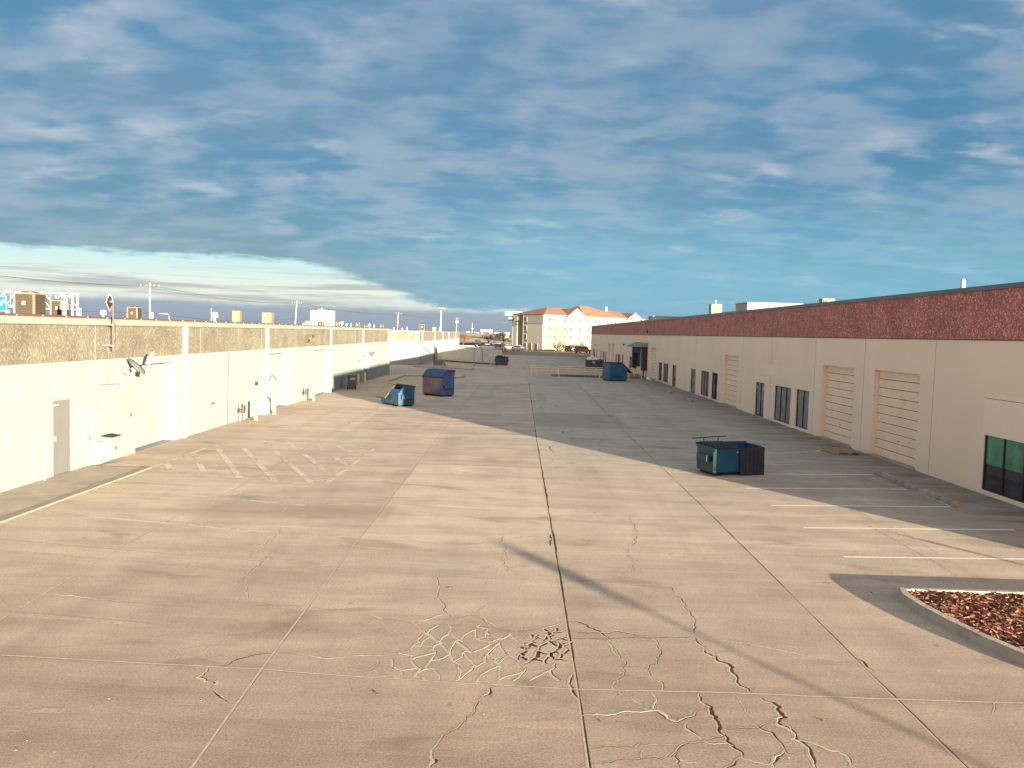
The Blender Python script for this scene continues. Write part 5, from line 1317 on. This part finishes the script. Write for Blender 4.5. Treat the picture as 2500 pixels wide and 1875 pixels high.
# wall emblem: a leaf outline over two lines of dark letters, too small to read
lg = MB(); yc = 10.2; zc_ = 8.55
pts = []
for k in range(17):
    t = k/16*2*math.pi; w_ = .42*math.sin(t)*(1-.35*math.cos(t)); pts.append((-.75, yc+w_*1.3, zc_+.75*math.cos(t)-.05))
lg.tube(pts, .085, 6)
lg.build('emblem', m_logo, ht)
MB().box(-.70, -.78, yc-1.55, yc+1.35, 7.45, 7.68).build('sign_letters', m_logo, ht)
MB().tube([(-.74, yc+1.1*math.cos(a), 7.12+.35*math.sin(a)) for a in [math.pi+.2+k*.27 for k in range(11)]], .09, 6).box(-.7, -.78, yc-.8, yc+.3, 7.05, 7.2).build('sign_letters', m_logo, ht)
MB().box(16.0, 16.6, 3.2, 3.8, 12.2, 13.2).box(24.2, 24.9, 3, 3.6, 11.6, 12.6).build('roof_flue', m_htrim, ht) if False else MB().box(24.6, 25.3, 3.0, 3.6, 11.3, 12.6).build('roof_flue', m_htrim, ht)

# pylon sign behind the hotel
py_ = 250.0
ps = empty('pylon_sign', (WY(1252, 800, py_).x, py_, 0), 'green and white pylon sign rising behind the hotel', 'sign')
def sx_(px, pyv): v = WY(px, pyv, py_); return v.x-ps.location.x, v.z
x0, zt3 = sx_(1233, 760); x1, zb3 = sx_(1276, 771.5)
MB().box(-.25, .25, -.25, .25, 0, zb3).build('pole', m_htrim, ps)
MB().box(x0, x1, -.2, .3, zb3, zt3).build('sign_box', m_aqua, ps, bevel=.04)
MB().box(x0+1.1, x1-.1, -.24, -.205, zb3+(zt3-zb3)*.45, zt3-.08).build('name_band', m_white, ps)
MB().box(x0+1.9, x1-.5, -.26, -.245, zb3+(zt3-zb3)*.62, zb3+(zt3-zb3)*.70).build('sign_letters', m_ink, ps)
MB().tube([(x0+.6, -.21, (zt3+zb3)/2+.1), (x0+.6, -.26, (zt3+zb3)/2+.1)], .5, 18).build('round_emblem', m_white, ps)
MB().tube([(x0+.78, -.262, (zt3+zb3)/2+.1), (x0+.78, -.275, (zt3+zb3)/2+.1)], .26, 14).build('emblem_leaf', m_yel, ps)
x0, zt4 = sx_(1241, 774); x1, zb4 = sx_(1254, 783)
MB().box(x0, x1, -.2, .2, zb4, zt4).build('lower_sign', m_white, ps); MB().box(x0-.01, x1, -.22, -.201, zb4, zb4+.22).box(x0-.01, x1, -.22, -.201, zt4-.22, zt4).build('dark_bar', m_ink, ps)
def dbl(name, px, yy, ztop, label, lean=0, arm=1.2, m=m_pole, transformer=False, wooden='utility pole'):
    v = WY(px, 800, yy); o = empty(name, (v.x, yy, 0), label, wooden, 'utility poles along the highway')
    MB().tube([(0, 0, 0), (lean, 0, ztop)], .17, 8, .12).build('pole', m, o)
    if arm:
        MB().box(lean-arm, lean+arm, -.1, .1, ztop-.75, ztop-.55).build('crossarm', m_brown if m is m_pole else m, o)
        mb = MB(); [mb.lathe((lean+s*arm*.9, 0, ztop-.55), [(.07, 0), (.09, .12), (.03, .28)], 6) for s in (-1, -.45, .45, 1)]; mb.build('insulator', m_boxl, o)
    if transformer:
        for s in (-1, 1): MB().tube([(lean+s*.55, 0, ztop-2.6), (lean+s*.55, 0, ztop-1.5)], .3, 10).build('transformer', m_boxl, o)
    return o
dbl('utility_pole', 366, 134, WY(366, 691, 134).z, 'tall pale utility pole with a crossarm nearest the antenna mast', 0, 1.7)
dbl('utility_pole', 718, 204, WY(720, 734, 204).z, 'leaning pale utility pole left of the billboard', .6, 1.3)
dbl('utility_pole', 813, 260, WY(813, 752, 260).z, 'utility pole top peeking over the billboard', 0, 1.3).location.x = WY(785, 800, 260).x
dbl('utility_pole', 969.5, 306, WY(969.5, 762, 306).z, 'slim utility pole above the end of the left warehouse', .3, 1.4)
dbl('utility_pole', 1113.5, 378, WY(1113.5, 775, 378).z, 'utility pole with hanging transformers past the roof end', .3, 1.2, transformer=True)
dbl('utility_pole', 1229, 470, WY(1229, 785, 470).z, 'dark utility pole standing behind the bare tree by the hotel', .3, 1.6, m_mast)
o = dbl('utility_pole', 1153, 560, WY(1153, 788, 560).z, 'white steel mast on the tan embankment', 0, 0, m_htrim)
MB().box(-.9, .9, -.2, .2, 6.5, 6.9).build('crossarm', m_htrim, o)
lpp = WY(1076, 800, 230)
o = empty('street_light', (lpp.x, 230, 0), 'tall pole with a flat floodlight head above the far roof', 'street light')
zt5 = WY(1076, 752, 230).z
MB().tube([(0, 0, 0), (0, 0, zt5-.3)], .22, 8, .15).build('pole', m_pole, o)
MB().lathe((0, 0, zt5-.4), [(.5, 0), (.55, .12), (.2, .3)], 10).build('floodlight', m_acg, o); MB().box(-.6, 1.2, -.3, .3, zt5-.1, zt5+.0).build('panel', m_htrim, o)
MB().tube([(-.35, 0, 0), (-.35, 0, 5.6)], .12, 8).build('side_post', m_htrim, o)
v = WY(413, 780, 150); o = empty('street_light', (v.x, 150, 0), 'small curved white street lamp behind the left roof', 'street light')
zl = WY(395, 766, 150).z
MB().tube([(0, 0, 0), (0, 0, zl-.3), (-.15, 0, zl-.05), (-1.5, 0, zl)], .06, 8).build('pole', m_htrim, o); MB().box(-1.9, -1.35, -.12, .12, zl-.06, zl+.06).build('pole_head', m_htrim, o)
# power lines
wires = empty('power_line', (0, 0, 0), 'overhead wires strung between the utility poles', 'power line')
def wire(a, b, sag, r=.022):
    a, b = Vector(a), Vector(b); pts = [a+(b-a)*t-Vector((0, 0, 4*sag*t*(1-t))) for t in [k/14 for k in range(15)]]
    MB().tube(pts, r, 4).build('wire', m_mast, wires)
p1 = WY(366, 691, 134); p0 = Vector((p1.x-6, 62, p1.z+.2)); p2 = WY(720, 734, 204); p3 = WY(969.5, 762, 306); p4 = WY(1113.5, 775, 378)
for s in (-1.5, .7, 1.5):
    wire(p0+Vector((s, 0, -.5)), p1+Vector((s, 0, -.5)), 1.0)
    wire(p1+Vector((s, 0, -.5)), p2+Vector((s*.8, 0, -.5)), .9); wire(p2+Vector((s*.8, 0, -.5)), p3+Vector((s*.8, 0, -.5)), 1.0, .03)
    wire(p3+Vector((s*.8, 0, -.5)), p4+Vector((s*.8, 0, -.5)), .8, .035)
wire(p0-Vector((0, 0, 4.6)), p1-Vector((0, 0, 4.9)), .5, .05); wire(p1-Vector((0, 0, 4.9)), p2-Vector((0, 0, 4.4)), 1.0, .05)
wire(WY(1090, 797, 380), WY(1300, 812, 470), 1.5, .05); wire(WY(1130, 786, 470), WY(1229, 789, 470), 1.0, .04)
# gantry
gy = 134.0
gn = empty('sign_gantry', (0, 0, 0), 'white truss highway gantry carrying green signs', 'sign gantry')
xl, xr_ = WY(-260, 720, gy).x, WY(183, 720, gy).x; zg = WY(183, 717, gy).z; zh = zg-2.6
for yy in (gy-.8, gy+.8):
    for z in (zg, zh): MB().tube([(xl, yy, z), (xr_, yy, z)], .10, 6).build('chord', m_htrim, gn)
    mb = MB(); k = 0; x = xl
    while x < xr_-1.5:
        mb.tube([(x, yy, zg if k % 2 else zh), (x+1.9, yy, zh if k % 2 else zg)], .06, 6); mb.tube([(x, yy, zh), (x, yy, zg)], .05, 6); x += 1.9; k += 1
    mb.build('lattice', m_htrim, gn)
for x in (xr_, xr_-.0):
    pass
for yy in (gy-.8, gy+.8): MB().tube([(xr_, yy, 0), (xr_, yy, zg+.1)], .17, 8).build('upright', m_htrim, gn)
MB().tube([(WY(165, 720, gy).x, gy-1, 0), (WY(165, 720, gy).x, gy-1, WY(165, 717, gy).z)], .14, 8).build('upright', m_htrim, gn)
a = WY(16.5, 723, gy-1.2); b = WY(-150, 755, gy-1.2)
MB().box(b.x, a.x, gy-1.3, gy-1.2, b.z, a.z).build('sign_panel', m_white, gn, bevel=.12)
MB().box(b.x+.09, a.x-.09, gy-1.33, gy-1.301, b.z+.09, a.z-.09).build('sign_face', m_sgreen, gn)
ac = WY(6.5, 738, gy-1.2); d = Vector((.55, 0, .83)); nv = Vector((.83, 0, -.55)); c = Vector((ac.x, gy-1.34, ac.z))
mb = MB(); T = .012
poly = [c-d*.62-nv*.17, c-d*.62+nv*.17, c+d*.05+nv*.17, c+d*.05+nv*.36, c+d*.62, c+d*.05-nv*.36, c+d*.05-nv*.17]
mb.add(poly, [tuple(range(7))]); mb.build('arrow', m_white, gn, fix=False)
a = WY(6, 711, gy-1.2); b = WY(-60, 721.5, gy-1.2)
MB().box(b.x, a.x, gy-1.3, gy-1.2, b.z, a.z).build('exit_tab', m_white, gn); MB().box(b.x+.08, a.x-.08, gy-1.33, gy-1.301, b.z+.08, a.z-.08).build('exit_tab_face', m_sgreen, gn)
# billboard
by = 150.0
bbx = empty('billboard', (0, 0, 0), 'white letter board sign with dark sides in front of a pole', 'sign')
a, b = WY(757, 757, by), WY(817, 798, by); zb5 = b.z-1.0
MB().box(a.x, b.x, by, by+.5, zb5, a.z).build('sign_box', m_ink, bbx)
MB().box(a.x+.18, b.x-.28, by-.03, by-.002, zb5+.05, a.z-.06).build('sign_face', mat('sign_face_white', (.55, .56, .58), .5, var=.03), bbx)
zz5 = a.z
for (u0, u1, v0, v1) in ((.25, 3.55, 1.62, 1.66), (.25, 3.55, 1.88, 1.92)):
    MB().box(a.x+u0, a.x+u1, by-.04, by-.031, zz5-v1, zz5-v0).build('letter_track', m_boxl, bbx)
MB().box(b.x-.55, b.x-.5, by-.04, by-.031, zb5+.3, zz5-.7).build('side_line', m_ink, bbx)
def text(body, size, loc, m, parent, name='letters'):
    cu = bpy.data.curves.new(name, 'FONT'); cu.body = body; cu.size = size; cu.extrude = .004; cu.align_x = 'LEFT'
    t = bpy.data.objects.new(name, cu); COL.objects.link(t); dg = bpy.context.evaluated_depsgraph_get()
    me = bpy.data.meshes.new_from_object(t.evaluated_get(dg)); bpy.data.objects.remove(t)
    o = bpy.data.objects.new(name, me); COL.objects.link(o); me.materials.clear(); me.materials.append(m)
    o.rotation_euler = (rad(90), 0, 0); o.location = loc; o.parent = parent; return o
text('FOR', .42, (a.x+.4, by-.05, zz5-2.95), m_ink, bbx, 'sign_letters'); text('CALL', .42, (a.x+2.65, by-.05, zz5-2.95), m_ink, bbx, 'sign_letters')
for x in (a.x+.6, b.x-.8): MB().box(x, x+.25, by+.12, by+.4, 0, zb5).build('leg', m_pole, bbx)
ya5 = empty('yellow_sign', (0, 0, 0), 'small yellow sign at the lower left of the billboard', 'sign')
a, b = WY(745.5, 784, by-1), WY(756, 794, by-1)
MB().box(a.x, b.x, by-1.05, by-1, b.z-.2, a.z).build('sign_face', m_yel, ya5); MB().box((a.x+b.x)/2-.1, (a.x+b.x)/2+.1, by-.99, by-.8, 0, a.z-.1).build('post', m_pole, ya5)
text('AY', .42, (a.x+.28, by-1.06, a.z-.46), mat('dark_green_ink', (.05, .14, .03), .6, var=.05), ya5, 'sign_letters')
# white tank-like structure and far buildings on the embankment
ty = 420.0
a, b = WY(1172, 803, ty), WY(1203, 813, ty)
tk = empty('white_storage_tank', ((a.x+b.x)/2, ty, (a.z+b.z)/2), 'long white tank shape with swollen ends on the skyline', 'tank')
L_ = (b.x-a.x)/2; R5 = (a.z-b.z)/2
prof = [(-L_, R5*.3), (-L_*.97, R5*.8), (-L_*.8, R5), (-L_*.6, R5*.95), (-L_*.4, R5*.72), (L_*.4, R5*.72), (L_*.6, R5*.95), (L_*.8, R5), (L_*.97, R5*.8), (L_, R5*.3)]
vs = []; fs = []; N = 14
for x, r_ in prof: vs += [(x, r_*math.cos(2*math.pi*k/N), r_*math.sin(2*math.pi*k/N)) for k in range(N)]
for i in range(len(prof)-1):
    for k in range(N): fs.append((i*N+k, i*N+(k+1) % N, (i+1)*N+(k+1) % N, (i+1)*N+k))
MB().add(vs, fs).build('tank_body', m_htrim, tk, smooth_=True); zc5 = tk.location.z
for s in (-.6, .6): MB().box(s*L_-.3, s*L_+.3, -.3, .3, -zc5, -R5*.6).build('support', m_boxl, tk)
for px0, px1, pt, y, lab in ((1138, 1146, 810, 700, 'leftmost tiny white building on the skyline'), (1158, 1162, 811, 700, 'narrow tiny white building on the skyline'), (1163, 1168, 812, 690, 'low tiny white building left of the tank'),
                             (1208, 1222, 813, 400, 'white low building between the two bare trees'), (1233, 1243, 812.5, 390, 'white low building beside the hotel edge')):
    simplebuilding(px0, px1, pt, y, 12, lab)

# ------------------------------------------------------------------ cars
def car(px, py, rz, label, paintc, kind='sedan', scale=1.0, m_=None):
    p = G(px, py); o = empty('parked_car', p, label, 'car', 'cars parked by the hotel', rad(rz))
    mp_ = m_ or mat('car_paint', paintc, .3, .2, var=.04, spec=.6)
    W2 = .88
    if kind == 'sedan': body = [(-2.25,.3),(-2.28,.62),(-2.15,.85),(-1.4,.93),(1.0,.93),(2.1,.75),(2.28,.55),(2.25,.3)]; cabin = [(-1.55,.92),(-1.0,1.38),(.35,1.4),(1.05,.92)]; wr = .31
    elif kind == 'suv': body = [(-2.3,.35),(-2.32,.8),(-2.25,1.02),(1.05,1.05),(2.15,.95),(2.3,.75),(2.28,.35)]; cabin = [(-2.22,1.04),(-2.0,1.7),(.4,1.72),(1.1,1.04)]; wr = .36
    else: body = [(-2.7,.4),(-2.72,.95),(-.7,.98),(1.1,1.02),(2.4,.98),(2.6,.8),(2.58,.4)]; cabin = [(-.75,1.0),(-.6,1.7),(.7,1.7),(1.25,1.0)]; wr = .38
    MB().prism(body, 'y', -W2, W2).build('body', mp_, o, bevel=.06)
    b_ = MB(); n_ = len(cabin)
    vs = [(x, -W2*(.94 if z < 1.1 else .78), z) for x, z in cabin] + [(x, W2*(.94 if z < 1.1 else .78), z) for x, z in cabin]
    b_.add(vs, [tuple(range(n_)), tuple(range(2*n_-1, n_-1, -1))] + [(i, (i+1) % n_, n_+(i+1) % n_, n_+i) for i in range(n_)]); b_.build('cabin', m_glass, o, bevel=.03)
    zr = cabin[1][1]; MB().box(cabin[1][0]+.02, cabin[2][0]-.02, -W2*.76, W2*.76, zr-.02, zr+.05).build('roof_panel', mp_, o, bevel=.02)
    xm_ = (cabin[0][0]+cabin[3][0])/2
    for s in (-1, 1):
        MB().obox((xm_, s*W2*.87, (cabin[0][1]+zr)/2), (1, 0, 0), (0, 1, 0), (0, -s*.24, 1), .09, .05, zr-cabin[0][1]).build('pillar', mp_, o)
    for x in (body[0][0]+.75, body[-1][0]-.8):
        for s in (-1, 1):
            w = MB().tube([(x, s*(W2-.2), wr), (x, s*(W2+.02), wr)], wr, 16).build('wheel', m_rubber, o); MB().tube([(x, s*(W2+.021), wr), (x, s*(W2+.03), wr)], wr*.55, 12).build('rim', m_steel, w)
    xf = body[-1][0]; xb = body[0][0]; zl_ = body[-2][1]+.05
    for s in (-1, 1):
        MB().box(xf-.1, xf+.03, s*W2*.9-.02 if s < 0 else s*W2*.9-.3, (s*W2*.9+.3) if s < 0 else s*W2*.9+.02, zl_-.02, zl_+.12).build('headlight', m_white, o)
        MB().box(xb-.05, xb+.05, s*W2*.9-.02 if s < 0 else s*W2*.9-.2, (s*W2*.9+.2) if s < 0 else s*W2*.9+.02, zl_+.02, zl_+.22).build('taillight', m_red, o)
    return o
car(1186, 853, 185, 'low white sedan right above the end of the container', (.62,.62,.64), 'sedan')
car(1209, 855, 250, 'white boxy SUV between the white sedan and the tan pickup', (.66,.66,.66), 'suv')
car(1222, 856.5, 75, 'pinkish tan tall vehicle beside the white SUV', (.48,.34,.27), 'suv')
car(1240, 853, 20, 'dark brown red sedan near the hotel corner', (.12,.04,.03), 'sedan')
car(1265, 856, 70, 'small white car parked against the hotel end wall', (.62,.62,.62), 'sedan')
car(1180, 848, 190, 'dark grey sedan behind the low white sedan', (.07,.08,.10), 'sedan')
car(1164, 839.5, 185, 'white car driving alone on the dark road', (.6,.6,.62), 'sedan')
car(1392, 861.5, 15, 'dark brown car close to the end of the red band', (.16,.08,.06), 'sedan') if False else None
car(1424, 862, 30, 'rust red SUV in front of the sunlit hotel wall', (.24,.06,.03), 'suv')
car(1410, 859, 25, 'dark olive SUV behind the rust red one', (.10,.09,.07), 'suv')
o = empty('litter_bin', G(1253, 855), 'small dark bin left of the white car at the hotel end', 'bin'); MB().box(-.5, .5, -.4, .4, 0, .85).build('body', m_acg, o, bevel=.05); MB().box(-.53, .53, -.43, .43, .85, .92).build('lid', m_black, o)

# ------------------------------------------------------------------ bare trees
def tree(px, py, h, seed, label, loc=None):
    p = Vector(loc) if loc else G(px, py); o = empty('bare_tree', p, label, 'tree', 'leafless trees near the hotel'); r = random.Random(seed)
    tr, br = MB(), MB()
    tr.tube([(0, 0, 0), (r.uniform(-.05, .05)*h, 0, h*.12), (r.uniform(-.06, .06)*h, r.uniform(-.05, .05)*h, h*.22)], h*.04, 8, h*.028)
    top = Vector(tr.v[-1])
    def grow(a, d, L, R_, lev):
        b = a + d*L; m_ = (a+b)/2 + Vector((r.gauss(0, .05), r.gauss(0, .05), r.gauss(0, .03)))*L
        br.tube([a, m_, b], R_, 4 if lev > 1 else 6, R_*.6)
        if lev < 5:
            for _ in range(3 if lev < 3 else 3):
                nd = (d + Vector((r.gauss(0, .55), r.gauss(0, .55), r.gauss(.12, .3)))).normalized(); grow(a+(b-a)*r.uniform(.55, 1), nd, L*r.uniform(.55, .8), R_*.55, lev+1)
    for k in range(6):
        a_ = k*1.05+r.uniform(0, .8); grow(top, Vector((math.cos(a_)*.75, math.sin(a_)*.75, r.uniform(.5, 1.2))).normalized(), h*.27, h*.022, 1)
    tr.build('trunk', m_bark, o); br.build('crown', m_bark, o, fix=False)
tree(1192, 844.5, 5.6, 3, 'wide bare tree left, beyond the row of cars')
tree(1228, 844, 6.4, 8, 'bare tree beside the dark utility pole and hotel corner')
tree(0, 0, 6.6, 13, 'bare tree hidden behind the far end of the red band warehouse', loc=(20.5, 199, 0))
tree(0, 0, 6.4, 17, 'bare tree behind the right warehouse, throwing branch shadows on the hotel', loc=(27.5, 202, 0))
tree(1128, 848, 5.5, 23, 'thin pale bare tree just past the end of the left buildings')
sh = empty('shrub', G(1207, 841.5), 'small reddish brown shrub between the bare trees', 'shrub'); r = random.Random(4); mb = MB()
for _ in range(220):
    v = Vector((r.gauss(0, .45), r.gauss(0, .45), abs(r.gauss(.9, .5)))); s_ = r.uniform(.1, .2); d1 = Vector((r.gauss(0, 1), r.gauss(0, 1), r.gauss(0, 1))).normalized()*s_; d2 = Vector((r.gauss(0, 1), r.gauss(0, 1), r.gauss(0, 1))).normalized()*s_
    mb.add([v, v+d1, v+d2], [(0, 1, 2)])
mb.build('foliage', mat('rust_leaves', (.18, .06, .03), .9, var=.3), sh, fix=False)

# ------------------------------------------------------------------ unseen posts added behind the camera to throw shadows
def shadowpost(x, y, h, hw, hh, label):
    o = empty('shadow_post', (x, y, 0), label, 'unseen post', 'unseen posts beside the lot')
    MB().tube([(0, 0, 0), (0, 0, h-hh)], .06, 10, .045).build('pole', m_pole, o); MB().box(-hw, hw, -hw, hw, h-hh, h).build('pole_head', m_acg, o, bevel=.02)  # head block sized for the dark tip of the thrown shadow
    MB().lathe((0, 0, 0), [(.2, 0), (.2, .5), (.15, .55)], 12).build('shadow_post_footing', m_kerb, o)
shadowpost(-.19+.53*39, 17.0-.848*39, 3.96, .14, .40, 'unseen post off frame to the right, added to throw the long shadow across the lot')
shadowpost(9.16+.53*25, 19.03-.848*25, 2.54, .06, .22, 'thin unseen post off frame to the right, added to throw the short shadow')

# litter
def litter(px, py, label, m, s=.06):
    o = empty('litter', G(px, py), label, 'litter', 'scraps of litter on the lot', random.random()*3)
    MB().add([(-s, -s*.4, .004), (s, -s*.5, .008), (s*1.1, s*.4, .006), (-s*.9, s*.5, .014)], [(0, 1, 2, 3)]).build('scrap', m, o, fix=False)
litter(1101, 1436, 'curled white paper scrap left of the centre joint', m_boxl, .05)
litter(658, 1363, 'white paper scrap on the left slabs', m_boxl, .06)
litter(1462, 1759, 'brown leaf low on the right of the centre joint', m_rust, .028)
litter(919, 1693, 'brown leaf under the cracked patch', m_rust, .025)
litter(2006, 1759, 'brown leaf near the bottom right', m_rust, .028)
litter(2023, 1425, 'dark leaf left of the mulch island', m_rust, .028)
litter(2410, 1592, 'white scrap against the island kerb', m_boxl, .025)
rs = random.Random(31)
peb = MB()
for _ in range(260):
    x, y = rs.uniform(-8, 9), rs.uniform(6, 30)
    if 6.7 < x and 8.6 < y < 14.6: continue
    s_ = rs.uniform(.004, .011); a_ = rs.uniform(0, 6.28); c_, s2 = math.cos(a_)*s_, math.sin(a_)*s_
    peb.add([(x-c_, y-s2, .002), (x+s2, y-c_, .002), (x+c_, y+s2, .002), (x-s2, y+c_, .002), (x, y, s_*.9)], [(0,1,4),(1,2,4),(2,3,4),(3,0,4)])
tag(peb.build('gravel', m_rim, fix=False), 'scattered grit and small stones on the concrete', 'gravel', kind='stuff')
